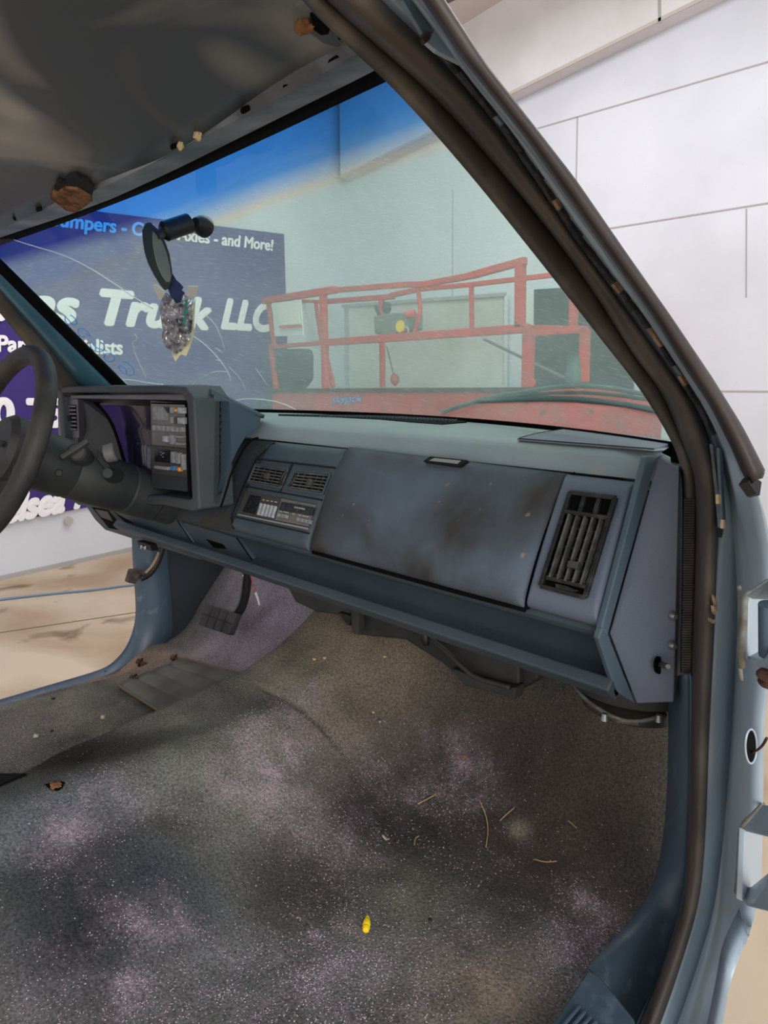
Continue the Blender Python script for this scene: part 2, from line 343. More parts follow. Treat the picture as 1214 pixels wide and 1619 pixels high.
strip('trim_joint', P(1043, 36, 1, YF-.14), P(1042, -60, 1, YF-.14), .02, M['seam'], so)
strip('lower_lip', q0+Vector((0, 0, .012)), q1+Vector((0, 0, .012)), .024, M['soffit_shade'], so)
c0 = P(727, 42, 1, YF-.14); c1 = P(797, 0, 1, YF-.14); sl = .13
def cz(x): return c0.z+sl*(x-c0.x)
struct(mesh('ceiling', [(-5.2, 1.0, cz(-5.2)), (6, 1.0, cz(6)), (6, YF+.1, cz(6)), (-5.2, YF+.1, cz(-5.2)),
     (-5.2, 1.0, cz(-5.2)+.1), (6, 1.0, cz(6)+.1), (6, YF+.1, cz(6)+.1), (-5.2, YF+.1, cz(-5.2)+.1)],
     [(0, 1, 2, 3), (7, 6, 5, 4), (0, 4, 5, 1), (1, 5, 6, 2), (2, 6, 7, 3), (3, 7, 4, 0)], M['ceil']))
# joints in the concrete and wall foot
jt = thing('floor_joint', 'straight dark saw-cut joint crossing the brown concrete floor left of the truck', 'joint'); jt['kind'] = 'structure'
for i, (a, b) in enumerate((((0, 1000), (215, 968)), ((60, 935), (150, 985)))):
    a = P(*a, 2, .002); b = P(*b, 2, .002)
    if i: continue
    dd = (b-a).normalized(); s = dd.cross(Vector((0, 0, 1)))*.004
    slab('joint_line', [a-s-dd*3, b-s+dd, b+s+dd, a+s-dd*3], .002, M['floor_joint'], jt, nrm=(0, 0, 1))
a = WL(-300, 985, .01); b = WL(210, 870, .01)
base = slab('baseboard_left', [Vector((W0.x, W0.y, 0))-WD*4+WN*.02, cor+WN*.02, cor+WN*.02+Vector((0, 0, .03)), W0-WD*4+WN*.02+Vector((0, 0, .03))], .02, M['seam'], nrm=WN); struct(base)
# recessed white roller door and dark doorway in the front wall
d1 = slab('door_1', [P(552, 485, 1, YF-.03), P(798, 467, 1, YF-.03), P(796, 900, 1, YF-.03), P(552, 900, 1, YF-.03)], .02, M['recess'], nrm=(0, -1, 0)); struct(d1)
strip('door_frame', P(541, 486, 1, YF-.05), P(541, 760, 1, YF-.05), .05, M['wall'], d1)
strip('door_frame', P(800, 467, 1, YF-.05), P(798, 760, 1, YF-.05), .03, M['wall'], d1)
strip('door_frame', P(541, 484, 1, YF-.05), P(800, 465, 1, YF-.05), .03, M['seam'], d1)
d2 = slab('door_2', [P(842, 458, 1, YF-.03), P(1000, 447, 1, YF-.03), P(1000, 900, 1, YF-.03), P(842, 900, 1, YF-.03)], .02, M['dark_door'], nrm=(0, -1, 0)); struct(d2)
strip('door_frame', P(837, 458, 1, YF-.04), P(837, 760, 1, YF-.04), .08, M['recess'], d2)
# ------------------------------------------------------------------ banner
bn = thing('banner', 'large purple vinyl banner with white truck parts lettering hung on left wall', 'banner')
btl = WL(-500, 282, .02); btr = WL(449, 370, .02); bbr = WL(460, 741, .02); bbl = WL(0, 843, .02)
ext = (bbl-bbr); zt = WL(160, 335, .02).z
bl_ = bbr+ext.normalized()*5.2
slab('sheet', [btr, WL(160, 335, .02), Vector((bl_.x, bl_.y, zt)), Vector((bl_.x, bl_.y, bbl.z)), bbr.copy()], .012, M['banner'], bn, nrm=WN)
_dg = lambda: bpy.context.evaluated_depsgraph_get()
def text_mesh(body, bold=.03, shear=0.0, ext=.01):
    cu = bpy.data.curves.new('t', 'FONT'); cu.body = body; cu.offset = bold; cu.shear = shear; cu.extrude = ext; cu.size = 1
    o = bpy.data.objects.new('t', cu); COL.objects.link(o); dg = _dg()
    me = bpy.data.meshes.new_from_object(o.evaluated_get(dg)); bpy.data.objects.remove(o); bpy.data.curves.remove(cu)
    return me
def text_on(name, body, bl, br, tl, mt, parent, bold=.0, shear=0.0, thick=.004):
    me = text_mesh(body, 0, shear); H = text_mesh('H', 0, 0)
    cap = max(v.co.y for v in H.vertices); bpy.data.meshes.remove(H)
    if bold:                                   # heavy weight: the same outline laid down several times in a small circle
        bm = bmesh.new()
        for k in range(-1, 10):
            m2_ = me.copy(); dx, dy = (0, 0) if k < 0 else (bold*math.cos(k*math.pi/5), bold*math.sin(k*math.pi/5))
            for v in m2_.vertices: v.co.x += dx; v.co.y += dy+bold; v.co.z += .003*(k+1)
            bm.from_mesh(m2_); bpy.data.meshes.remove(m2_)
        bm.to_mesh(me); bm.free(); cap += 2*bold
    xs = [v.co.x for v in me.vertices]; x0, x1 = min(xs), max(xs)
    ux = (br-bl); uy = (tl-bl); nz = ux.cross(uy).normalized()
    if nz.dot(CAM-bl) < 0: nz = -nz
    for v in me.vertices:
        c = v.co.copy(); v.co = bl+ux*((c.x-x0)/(x1-x0))+uy*(c.y/cap)+nz*(thick*(c.z/.01*.5+.5))
    me.update(); me.name = name
    return link(name, me, mt, parent)
for body, bl, br, tl, sh, bo in (
    ('Bumpers - Cabs - Axles - and More!', (76, 357), (430, 397), (78, 333), .0, .03),
    ('Texas', (-120, 503), (124, 513), (-118, 434), .25, .05),
    ('Truck', (156, 515), (334, 523), (156, 455), .25, .05),
    ('LLC', (348, 521), (434, 526), (350, 470), .25, .05),
    ('Truck Parts Specialists', (-112, 554), (193, 561), (-112, 525), .0, .035),
    ('0 75', (-14, 678), (102, 676), (-14, 628), .0, .05),
    ('Chelsea', (-60, 842), (102, 810), (-58, 792), .2, .06),
    ('MI', (115, 806), (166, 797), (118, 773), .2, .06)):
    text_on('lettering', body, WL(*bl, .021), WL(*br, .021), WL(*tl, .021), M['banner_text'], bn, bo, sh)
c = WL(110, 824, .04); lathe('eyelet', c, c-WN*.02, [(0, .012), (0, .03), (1, .032)], M['silver'], bn)

# ------------------------------------------------------------------ lift
lf = thing('scissor_lift_platform', 'faded red guard-rail platform of a lift parked before front wall', 'lift platform')
YN, YB = 3.9, 4.55
def RB(a, b, w=.045, y=YN, y2=None, nm='guard_rail', mt='lift_red'):
    return beam(nm, P(*a, 1, y), P(*b, 1, y if y2 is None else y2), w, w, M[mt], lf)
RB((418, 476), (530, 458), .055); RB((528, 459), (642, 450), .04); RB((640, 450), (670, 450), .04); RB((668, 450), (745, 436), .04); RB((744, 436), (831, 412), .045)
RB((432, 473), (518, 478), .03, YB); RB((514, 477), (622, 469), .045, YB); RB((618, 467), (660, 458), .04, YB); RB((658, 458), (745, 450), .035, YB); RB((745, 450), (880, 434), .035, YB)
RB((426, 549), (512, 542), .035); RB((510, 542), (836, 519), .055); RB((836, 519), (928, 521), .04, YN+.1); RB((842, 528), (928, 522), .03)
RB((424, 476), (434, 548), .035, nm='post'); RB((428, 548), (437, 618), .04, nm='post'); RB((511, 466), (515, 615), .05, nm='post')
RB((499, 478), (508, 540), .03, YB, nm='post'); RB((512, 545), (527, 612), .03, YN+.05, nm='post')
RB((603, 470), (605, 612), .04, YB, nm='post'); RB((823, 412), (822, 518), .055, nm='post'); RB((836, 519), (834, 612), .06, nm='post')
RB((745, 451), (746, 522), .03, YB, nm='post'); RB((925, 521), (923, 604), .05, nm='post'); RB((908, 448), (906, 519), .05, YB, nm='post')
tube('bent_stanchion', [P(x, y, 1, YN) for x, y in ((660, 452), (664, 480), (664, 500), (656, 520), (655, 532))], .016, M['lift_red'], lf)
slab('deck_side', [P(430, 619, 1, YN), P(850, 617, 1, YN), P(945, 648, 1, YN-.05), P(940, 720, 1, YN-.05), P(430, 720, 1, YN)], .9, M['lift_red'], lf, .01, nrm=(0, -1, 0))
beam('deck_lip', P(430, 617, 1, YN-.01), P(850, 616, 1, YN-.01), .03, .03, M['rustbolt'], lf)
text_on('blue_scrawl', 'skyjack', P(525, 637, 1, YN-.012), P(573, 635, 1, YN-.012), P(525, 626, 1, YN-.012), M['marker'], lf, .0, .3)
tube('cord', [P(x, y, 1, YN+.2) for x, y in ((611, 548), (617, 570), (622, 592))], .006, M['lift_grey'], lf)
lathe('cord_weight', P(623, 590, 1, YN+.2), P(625, 610, 1, YN+.2), [(0, .008), (.3, .035), (.7, .035), (1, .01)], M['lift_red'], lf)
beam('diagonal_brace', P(765, 536, 1, YB), P(905, 604, 1, YB), .02, .02, M['lift_grey'], lf)
for q in ((838, 606), (912, 600)):
    c = P(*q, 1, YN-.02); lathe('hook', c, c+Vector((0, .02, 0)), [(0, .03), (1, .03)], M['lift_red'], lf, 16)
cb = thing('control_box', 'grey lift control box with yellow emblem and red button on red rail', 'control box')
slab('case', [P(*q, 1, YN-.02) for q in ((590, 500), (600, 498), (626, 494), (643, 494), (643, 520), (628, 525), (622, 530), (592, 528))], .18, M['lift_grey'], cb, .01, nrm=(0, -1, 0))
c = P(632, 516, 1, YN-.03); lathe('emblem', c, c+Vector((0, .02, 0)), [(0, .045), (1, .045)], M['yellow'], cb, 8)
c = P(642, 498, 1, YN-.04); lathe('stop_button', c, c+Vector((.06, .03, .01)), [(0, .025), (1, .03)], M['lift_red'], cb, 12)
lathe('joystick', P(600, 500, 1, YN+.05), P(594, 484, 1, YN+.05), [(0, .012), (1, .016)], M['darkcase'], cb, 10)
lathe('cable_gland', P(611, 496, 1, YN+.1), P(611, 478, 1, YN+.1), [(0, .02), (.3, .035), (.8, .035), (1, .02)], M['darkcase'], cb, 12)
tube('cable', [P(x, y, 1, YN-.02) for x, y in ((636, 521), (643, 516), (646, 522), (644, 530))], .006, M['silver'], cb)
dh = thing('document_holder', 'clear plastic chart holder with an orange stripe hung on the rail end', 'document holder')
slab('sleeve', [P(*q, 1, YN-.05) for q in ((430, 479), (475, 474), (479, 530), (434, 532))], .01, M['recess'], dh, nrm=(0, -1, 0))
slab('sheet', [P(*q, 1, YN-.065) for q in ((438, 482), (472, 479), (474, 512), (441, 515))], .008, M['paper'], dh, nrm=(0, -1, 0))
slab('stripe', [P(*q, 1, YN-.08) for q in ((441, 516), (477, 514), (477, 517), (441, 519))], .008, M['orange'], dh, nrm=(0, -1, 0))
dc = slab('storage_case', [P(*q, 1, YN+.06) for q in ((436, 553), (472, 551), (476, 560), (476, 600), (464, 616), (436, 616))], .15, M['darkcase'], None, .02, nrm=(0, -1, 0))
tag(dc, 'dark grey padded case standing at the left end of the lift platform', 'case')
# cable lying on the hangar floor
cbz = tube('floor_cable', [P(x, y, 2, .008) for x, y in ((-60, 957), (0, 948), (90, 938), (150, 933), (205, 925), (320, 915))], .007, M['cable'])
tag(cbz, 'thin blue cable lying across the brown concrete floor', 'cable')

# ------------------------------------------------------------------ cab shell
cab = thing('truck_cab', 'light blue pickup truck cab shell with bare roof and stripped door opening', 'truck cab')
# roof skin and header
def zroof(x, y): return 1.700+.028*sstep(.1, .65, x)+.06*(1-math.exp(-max(0, .545-y)/.22))*(1-.5*min(abs(x)/.72, 1)**4)
rv = []; rf = []; NX, NY = 40, 40
for j in range(NY):
    for i in range(NX):
        x = -.78+1.50*i/(NX-1); y = -.9+(1.447)*j/(NY-1)
        y2 = y-.0 if j < NY-1 else y
        rv.append((x, y2*(1), zroof(x, y2)))
for j in range(NY-1):
    for i in range(NX-1): a = j*NX+i; rf.append((a, a+1, a+NX+1, a+NX))
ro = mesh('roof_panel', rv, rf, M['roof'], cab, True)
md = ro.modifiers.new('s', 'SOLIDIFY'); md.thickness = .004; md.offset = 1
hU = [(-80, 385), (0, 357), (100, 320), (150, 300), (225, 265), (330, 210), (450, 150), (560, 85), (640, 36)]
hL = [(-80, 404), (0, 374), (150, 325), (270, 270), (350, 230), (500, 155), (585, 113), (660, 72)]
hG = [(-80, 418), (0, 387), (105, 350), (160, 329), (250, 294), (350, 249), (450, 203), (607, 128), (680, 95)]
yl = .60
lU = [P(x, y, 1, yl-.055) for x, y in hU]; lU0 = [Vector((p.x, p.y, p.z+.004)) for p in lU]
lL = [P(x, y, 1, yl) for x, y in hL]; lG = [P(x, y, 1, yl+.03) for x, y in hG]
lUb = [Vector((p.x, p.y-.012, p.z+.012)) for p in lU]; lLb = [Vector((p.x, p.y+.004, p.z+.004)) for p in lL]
lT = [Vector((p.x, p.y+.01, p.z+.08)) for p in lG]
loft('roof_header', [lUb, lU, lL, lLb], M['header'], cab, 50, .003, it=1)
_m = bpy.data.objects['roof_header'].modifiers.new('e', 'EDGE_SPLIT'); _m.split_angle = math.radians(25)
ws_seal = loft('windshield_top_seal', [lLb, lG, lT], M['void'], cab, 50, .003)
def roofpt(px, py, off=.003):
    p = P(px, py, 2, 1.76)
    for _ in range(12): p = P(px, py, 2, zroof(p.x, p.y)-off)
    return p
def roof_slab(name, pts, mt, off=.004, th=.003, par=cab, bw=0): return slab(name, [roofpt(x, y, off) for x, y in pts], th, M[mt], par, bw, nrm=(0, 0, -1))
for (x, y, s, dx, dy) in ((528, 97, 10, .86, -.5), (452, 137, 5, .9, -.3), (388, 175, 8, .88, -.4), (275, 233, 6, .88, -.4), (62, 332, 5, .95, -.3), (23, 347, 3, .8, .5)):
    ux, uy = dx*s, dy*s; vx, vy = -dy*s*.45, dx*s*.45
    roof_slab('header_slot', [(x-ux-vx*.6, y-uy-vy*.6), (x-ux*.7-vx, y-uy*.7-vy), (x+ux*.7-vx, y+uy*.7-vy), (x+ux-vx*.5, y+uy-vy*.5), (x+ux+vx*.6, y+uy+vy*.6), (x+ux*.7+vx, y+uy*.7+vy), (x-ux*.7+vx, y-uy*.7+vy), (x-ux+vx*.5, y-uy+vy*.5)], 'void')
roof_slab('visor_mount_recess', [(465, 12), (480, 4), (520, 22), (540, 48), (548, 62), (535, 75), (510, 68), (480, 45)], 'header', .002, .002)
roof_slab('visor_mount_hole', [(490, 26), (500, 24), (515, 34), (522, 46), (519, 54), (508, 56), (497, 48)], 'void', .006)
roof_slab('visor_mount_hole', [(534, 60), (539, 60), (540, 63), (536, 64)], 'void', .006)
def lump(name, px, py, rx, ry, rz, mt, parent, hit, seed=1, amp=.35, up=0.0, seg=18):
    c = hit(px, py); bm = bmesh.new(); bmesh.ops.create_icosphere(bm, subdivisions=3, radius=1)
    for v in bm.verts:
        n = noise.noise(v.co*1.6+Vector((seed, seed*2, 0)))*amp+noise.noise(v.co*4+Vector((seed, 0, 3)))*amp*.5
        v.co = Vector((v.co.x*rx, v.co.y*ry, v.co.z*rz))*(1+n)+c+Vector((0, 0, up))
    me = bpy.data.meshes.new(name); bm.to_mesh(me); bm.free()
    for p in me.polygons: p.use_smooth = True
    return link(name, me, M[mt], parent)
lump('rusty_bracket', 482, 40, .012, .008, .006, 'rust', cab, roofpt, 3, .5)
fp = thing('foam_clip', 'torn brown foam pad with black fuzzy backing stuck to roof edge', 'foam pad')
roof_slab('fuzzy_backing', [(86, 300), (92, 288), (104, 292), (108, 282), (122, 277), (130, 284), (143, 290), (149, 298), (146, 308), (128, 302), (100, 306)], 'fuzz', .010, .006, fp)
roof_slab('foam_block', [(80, 314), (104, 298), (124, 300), (143, 312), (146, 318), (130, 330), (118, 337), (104, 333)], 'rust', .014, .010, fp)
fb = lump('foam_crumb', 285, 230, .006, .004, .006, 'cream', None, roofpt, 5, .5); tag(fb, 'cream foam crumb stuck beside a roof slot, left of two', 'foam crumb')
fb = lump('foam_crumb', 312, 214, .006, .005, .006, 'cream', None, roofpt, 8, .5); tag(fb, 'cream foam crumb stuck on roof header, right of two', 'foam crumb')

# windshield surface
def WS(u, v):        # u -1..1 , v 0..1
    x0 = (.95 if u < 0 else .80)*u; yb = 1.245-.46*x0*x0; b = Vector((x0, yb, 1.300))
    x1 = (.86 if u < 0 else .64)*u; t = Vector((x1, .652-.10*x1*x1, 1.756-.05*x1*x1))
    p = b.lerp(t, v); s = math.sin(v*math.pi)*.012
    return p+Vector((0, s, s))
wv = []; wfc = []; NU, NV = 48, 30
for j in range(NV):
    for i in range(NU): wv.append(WS(-1+2*i/(NU-1), j/(NV-1)))
for j in range(NV-1):
    for i in range(NU-1): a = j*NU+i; wfc.append((a, a+1, a+NU+1, a+NU))
ws = thing('windshield', 'cracked dusty windshield with blue shade band across its top', 'windshield')
wg = mesh('glass', wv, wfc, None, ws, True, fix=False); wg.data.materials.append(glass_mat())
uvl = wg.data.uv_layers.new(name='UVMap')
for lp in wg.data.loops:
    k = lp.vertex_index; uvl.data[lp.index].uv = ((k % NU)/(NU-1), (k//NU)/(NV-1))
from mathutils.bvhtree import BVHTree
WT = BVHTree.FromPolygons([tuple(v) for v in wv], wfc)
def G(px, py, off=.004):
    h = WT.ray_cast(CAM, ray(px, py).normalized())
    if h[0] is None: return P(px, py, 1, .9)
    return h[0]-ray(px, py).normalized()*off
def crack(pts, r=.0009, mt='crack', nm='crack', it=1): return tube(nm, [G(x, y) for x, y in pts], r, M[mt], ws, 5, it, n=max(14, len(pts)*4))
crack([(22, 379), (50, 388), (98, 402), (140, 422), (180, 448), (215, 472), (242, 488)], .0014)
crack([(302, 529), (325, 545), (345, 566), (362, 590), (364, 605)], .0012)
crack([(325, 498), (340, 512), (350, 535), (355, 553)], .0009); crack([(340, 550), (352, 558)], .0009); crack([(341, 569), (350, 571)], .0009)
crack([(332, 590), (345, 587), (360, 588)], .0009); crack([(212, 528), (219, 535), (206, 543), (232, 600)], .0009)
crack([(186, 600), (210, 601), (235, 606), (258, 608)], .0015); crack([(180, 590), (190, 598), (200, 607)], .0014)
crack([(370, 634), (390, 630), (430, 633), (455, 641), (468, 648)], .0013); crack([(362, 580), (382, 600), (388, 618)], .0006); crack([(404, 582), (425, 612)], .0006)
crack([(300, 612), (312, 600), (330, 592)], .0006)
for pts in ([(101, 499), (108, 505), (113, 512), (120, 514), (122, 508), (115, 500), (111, 498)], [(104, 500), (102, 507), (108, 514)],
            [(124, 520), (123, 527), (128, 533), (134, 532)], [(124, 520), (130, 518), (138, 524), (144, 531), (142, 532), (135, 527)],
            [(142, 541), (143, 550), (150, 556), (160, 556), (166, 552), (165, 545), (158, 540)], [(146, 543), (152, 550), (162, 553)],
            [(166, 560), (164, 566), (168, 571), (176, 572), (182, 568), (180, 562), (172, 558), (166, 560)],
            [(194, 571), (203, 573), (211, 583), (213, 591), (208, 594), (202, 592)], [(200, 592), (200, 585), (194, 578), (187, 578), (188, 584), (198, 592)]):
    crack(pts, .0012, 'marker', 'marker_scribble', 2)
def gl_patch(name, pts, mt, th=.0012, par=ws, off=.004): return slab(name, [G(x, y, off) for x, y in pts], th, M[mt], par)
gl_patch('inspection_sticker', [(297, 453), (313, 453), (309, 470), (292, 468)], 'paper')
gl_patch('inspection_sticker', [(242, 451), (247, 450), (262, 463), (256, 476), (250, 472)], 'paper')
# dark dotted frit along the lower edge
fr = [WS(-1+2*i/40, 0.012) for i in range(41)]; fr2 = [WS(-1+2*i/40, -.05) for i in range(41)]
loft('lower_edge_frit', [[p+Vector((0, -.004, 0)) for p in fr], fr2], M['void'], ws, 60, .002, it=0)

# wiper outside
wp = thing('wiper_blade', 'weathered grey-green wiper blade resting outside the lower windshield', 'wiper')
def OUT(px, py, off): return G(px, py, -off)
def wl(name, pts, r, off, mt='wiper'): return tube(name, [OUT(x, y, off) for x, y in pts], r, M[mt], wp, 6, 1, n=20)
wl('blade_frame', [(757, 632), (790, 625), (850, 616), (900, 609), (960, 612), (1010, 622), (1060, 630)], .004, .03)
wl('blade_frame', [(770, 629), (850, 622), (940, 620), (1040, 634)], .003, .025)
wl('wiper_rubber', [(757, 633), (800, 631), (880, 628), (960, 634), (1050, 650)], .004, .015, 'wiper')
wl('wiper_rubber', [(757, 636), (820, 634), (890, 633), (980, 640), (1050, 655)], .0025, .012, 'black')
wl('wiper_arm', [(700, 652), (725, 643), (757, 634)], .005, .03)
c = OUT(905, 612, .03); lathe('pivot_clip', c, c+Vector((0, .0, .05)), [(0, .015), (1, .01)], M['wiper'], wp, 10)

# passenger side pillar and door opening
A_ = [(410, -90), (478, 0), (550, 70), (617, 132), (692, 215), (770, 308), (847, 405), (925, 503), (1000, 596), (1037, 651), (1060, 691), (1070, 712), (1079, 742), (1081, 796), (1080, 900), (1077, 1063)]
B_ = [(445, -90), (515, 0), (607, 78), (692, 155), (782, 255), (887, 385), (950, 475), (1000, 559), (1049, 619), (1084, 710), (1099, 747), (1102, 796), (1101, 900), (1094, 1063)]
C_ = [(520, -90), (600, 3), (672, 68), (782, 195), (907, 380), (1000, 505), (1062, 591), (1104, 653), (1126, 715), (1133, 772), (1135, 834), (1131, 900), (1128, 992), (1119, 1158), (1114, 1324), (1104, 1430), (1076, 1522), (1043, 1618), (1010, 1700)]
E_ = [(605, -90), (672, 0), (732, 90), (832, 215), (967, 405), (1035, 500), (1084, 579), (1124, 638), (1161, 712), (1188, 765), (1206, 815), (1222, 870), (1232, 960)]
F_ = [(640, -90), (702, 0), (767, 105), (907, 285), (990, 405), (1057, 500), (1124, 599), (1173, 678), (1207, 745)]
uA = [U(x, y, .797) for x, y in A_]; uB = [U(x, y, .80) for x, y in B_]; uC = [U(x, y, .855) for x, y in C_]
wst = thing('door_weatherstrip', 'dusty black rubber seal running around the passenger door opening', 'door seal')
# outer smooth rubber between B and C (continues to the sill)
B2 = B_[:-1]+[(1094, 1063), (1091, 1230), (1086, 1372), (1077, 1443), (1053, 1514), (1010, 1618), (975, 1700)]
def mid(l0, l1, f, lift, x0=.85):
    a = resample([Vector((x, y, 0)) for x, y in l0], 60); b = resample([Vector((x, y, 0)) for x, y in l1], 60)
    return [U(*(p.lerp(q, f)).xy, x0) for p, q in zip(a, b)]
uB2 = [U(x, y, .812) for x, y in B2]
loft('outer_rubber', [[p+Vector((-.01, .03, 0)) for p in resample(uB2, 60)], uB2, mid(B2, C_, .25, 0, .842), mid(B2, C_, .55, 0, .862), mid(B2, C_, .85, 0, .866), uC, [p+Vector((-.02, .015, 0)) for p in resample(uC, 60)]], M['rubber'], wst, 90, .003)
loft('inner_lip', [uA, mid(A_, B_, .35, 0, .806), mid(A_, B_, .75, 0, .810), mid(A_, B_, 1.0, 0, .806), [p+Vector((-.012, .025, 0)) for p in resample([U(x, y, .806) for x, y in B_], 60)]], M['seal'], wst, 90, .003)
# ribs of the inner lip on its upright run
ribs = []; fsr = []
for i in range(70):
    t = i/69; y = 790+270*t
    a = U(1082.5-4*t, y, .804); b = U(1100-7*t, y, .812)
    k = len(ribs); h = Vector((0, -.003, 0)); z = Vector((0, 0, .0012))
    ribs += [a-z, b-z, b+z, a+z, a-z+h, b-z+h, b+z+h, a+z+h]; fsr += [(k+4, k+5, k+6, k+7), (k, k+1, k+5, k+4), (k+3, k+7, k+6, k+2)]
mesh('ribbing', ribs, fsr, M['seal'], wst)
# body: channel next to rubber, then pale blue flange, then outer face
D_ = [(560, -90), (637, 0), (705, 84), (805, 210), (920, 380), (1020, 508), (1072, 585), (1114, 655), (1140, 715), (1155, 790), (1163, 900), (1165, 1000), (1156, 1158), (1143, 1324), (1128, 1440), (1100, 1530), (1070, 1619), (1035, 1700)]
E2 = [(605, -90), (672, 0), (732, 90), (832, 215), (967, 405), (1035, 500), (1084, 579), (1124, 638), (1161, 712), (1176, 800), (1183, 870), (1185, 930), (1176, 1100), (1169, 1200), (1165, 1300), (1160, 1420), (1150, 1500), (1118, 1619), (1085, 1700)]
uD = [U(x, y, .868) for x, y in D_]; uE = [U(x, y, .905) for x, y in E2]
O_ = [(605+8, -90), (680, 0), (740, 90), (840, 215), (975, 405), (1043, 500), (1094, 579), (1134, 638), (1172, 712), (1198, 775), (1217, 850), (1230, 960), (1206, 1135), (1206, 1262), (1198, 1400), (1190, 1467), (1156, 1538), (1142, 1619), (1125, 1700)]
uO = [U(x, y, .945) for x, y in O_]
uC0 = [p+Vector((-.012, .012, 0)) for p in uC]
loft('pillar_channel', [[p+Vector((-.02, .035, 0)) for p in resample(uC, 60)], uC0, uC, mid(C_, D_, .5, 0, .862), uD], M['body'], cab, 110, .003)
loft('door_jamb', [uD, mid(D_, E2, .3, 0, .872), mid(D_, E2, .7, 0, .898), uE, mid(E2, O_, .5, 0, .93), uO, [p+Vector((-.022, .04, 0)) for p in resample(uO, 60)]], M['body'], cab, 110, .003)
# torn adhesive run
def cab_patch(name, pts, x0, mt, th=.003): return slab(name, [U(x, y, x0) for x, y in pts], th, M[mt], cab)
random.seed(3)
Dn = resample([Vector((x, y, 0)) for x, y in D_[1:11]], 60); Cn = resample([Vector((x, y, 0)) for x, y in C_[1:12]], 60); En = resample([Vector((x, y, 0)) for x, y in E2[1:11]], 60)
for i in range(3, 47):
    a = Dn[i]; b = Dn[i+1]; s = (b-a).normalized(); nn = Vector((-s.y, s.x, 0))
    if nn.x < 0: nn = -nn
    w0 = random.uniform(5, 8); off = random.uniform(-3, 0)
    q = [a+nn*off, b+nn*(off+random.uniform(-1, 1)), b+nn*(off+w0), a+nn*(off+w0*random.uniform(.8, 1.1))]
    cab_patch('torn_adhesive', [(v.x, v.y) for v in q], .876+random.uniform(0, .003), 'tan' if i in (22, 31, 36, 37, 41) else ('bodydirt' if i % 9 == 4 else 'adhesive'))
ch = [(688, 82), (660, 40), (640, 8), (668, 0), (690, 24), (686, 60), (700, 78), (728, 86), (746, 130), (738, 140), (716, 100)]
cab_patch('torn_flange', [(637, 0), (662, 0), (676, 20), (688, 42), (682, 58), (668, 52), (655, 30)], .885, 'bodydirt')
cab_patch('torn_flange', [(672, 64), (684, 44), (700, 50), (712, 70), (728, 82), (730, 100), (706, 88), (690, 80)], .885, 'body')
cab_patch('rust_patch', [(668, 60), (674, 50), (682, 50), (680, 62), (672, 68)], .888, 'rustbolt')
cab_patch('jamb_clip_strip', [(1126, 702), (1143, 712), (1144, 760), (1148, 830), (1140, 838), (1134, 770)], .874, 'bodydirt')
cab_patch('clip_strip_rib', [(1137, 708), (1141, 710), (1147, 826), (1143, 828)], .882, 'trimblue')
cab_patch('clip_end', [(1136, 836), (1144, 834), (1143, 842), (1141, 850), (1138, 850)], .882, 'black')
cab_patch('tape_remnant', [(1144, 822), (1147, 822), (1147, 834), (1143, 836)], .885, 'cream'); cab_patch('tape_remnant', [(1136, 782), (1140, 782), (1140, 796), (1136, 797)], .885, 'cream')
for q_ in (((1129, 941), (1133, 952), (1135, 966), (1132, 960)), ((1128, 958), (1134, 962), (1131, 972), (1129, 968)), ((1123, 978), (1131, 980), (1129, 986), (1124, 983))): cab_patch('tape_remnant', q_, .873, 'tan')
# wiring hole in jamb
hc = U(1187, 1180, .935)
slab('wiring_hole', [U(1187+8*math.cos(t), 1180+26*math.sin(t), .937) for t in [i*math.pi/12 for i in range(24)]], .002, M['void'], cab)
tube('hole_rim', [U(1187+9*math.cos(t), 1180+27*math.sin(t), .938) for t in [i*math.pi/16 for i in range(32)]], .0012, M['body'], cab, 6, closed=True)
tube('loose_wire', [U(x, y, z) for x, y, z in ((1183, 1192, .925), (1194, 1188, .945), (1205, 1180, .96), (1212, 1167, .97))], .0013, M['rustbolt'], cab, 6)
# hinges
def hinge(top, plate, bot, nm='door_hinge'):
    h = slab(nm, [U(x, y, .955) for x, y in plate], .006, M['body'], cab, .001)
    slab('hinge_leaf', [U(x, y, z) for x, y, z in top], .006, M['body'], h, .001)
    slab('hinge_leaf', [U(x, y, z) for x, y, z in bot], .006, M['body'], h, .001)
    return h
h = hinge([(1180, 942, .955), (1214, 918, .99), (1250, 915, 1.03), (1250, 950, 1.01), (1190, 948, .96)], [(1184, 944), (1230, 950), (1230, 1050), (1182, 1042)], [(1178, 1040, .95), (1210, 1024, .975), (1250, 1030, 1.03), (1250, 1058, 1.03), (1195, 1055, .97)])
tube('sealant_bead', [U(x, y, .952) for x, y in ((1214, 920), (1192, 936), (1176, 942), (1176, 980), (1172, 1030), (1172, 1055))], .003, M['sealer'], h, 8)
tube('sealant_bead', [U(x, y, .94) for x, y in ((1168, 928), (1171, 940), (1170, 990), (1168, 1040), (1172, 1075))], .002, M['sealer'], h, 8)
lathe('hinge_pin', U(1212, 955, .985), U(1212, 1035, .985), [(0, .006), (1, .006)], M['trimblue'], h, 14)
lathe('hinge_bushing', U(1217, 1063, .99), U(1217, 1080, .99), [(0, .007), (.2, .010), (.4, .0065), (.7, .0065), (.8, .009), (1, .008)], M['rustbolt'], h, 16)
h = hinge([(1172, 1312, .95), (1206, 1272, .97), (1250, 1276, 1.03), (1250, 1332, 1.03), (1185, 1316, .96)], [(1178, 1312), (1206, 1320), (1204, 1405), (1173, 1425)], [(1166, 1405, .94), (1190, 1402, .96), (1216, 1378, 1.0), (1250, 1400, 1.04), (1250, 1450, 1.04), (1180, 1432, .96)])
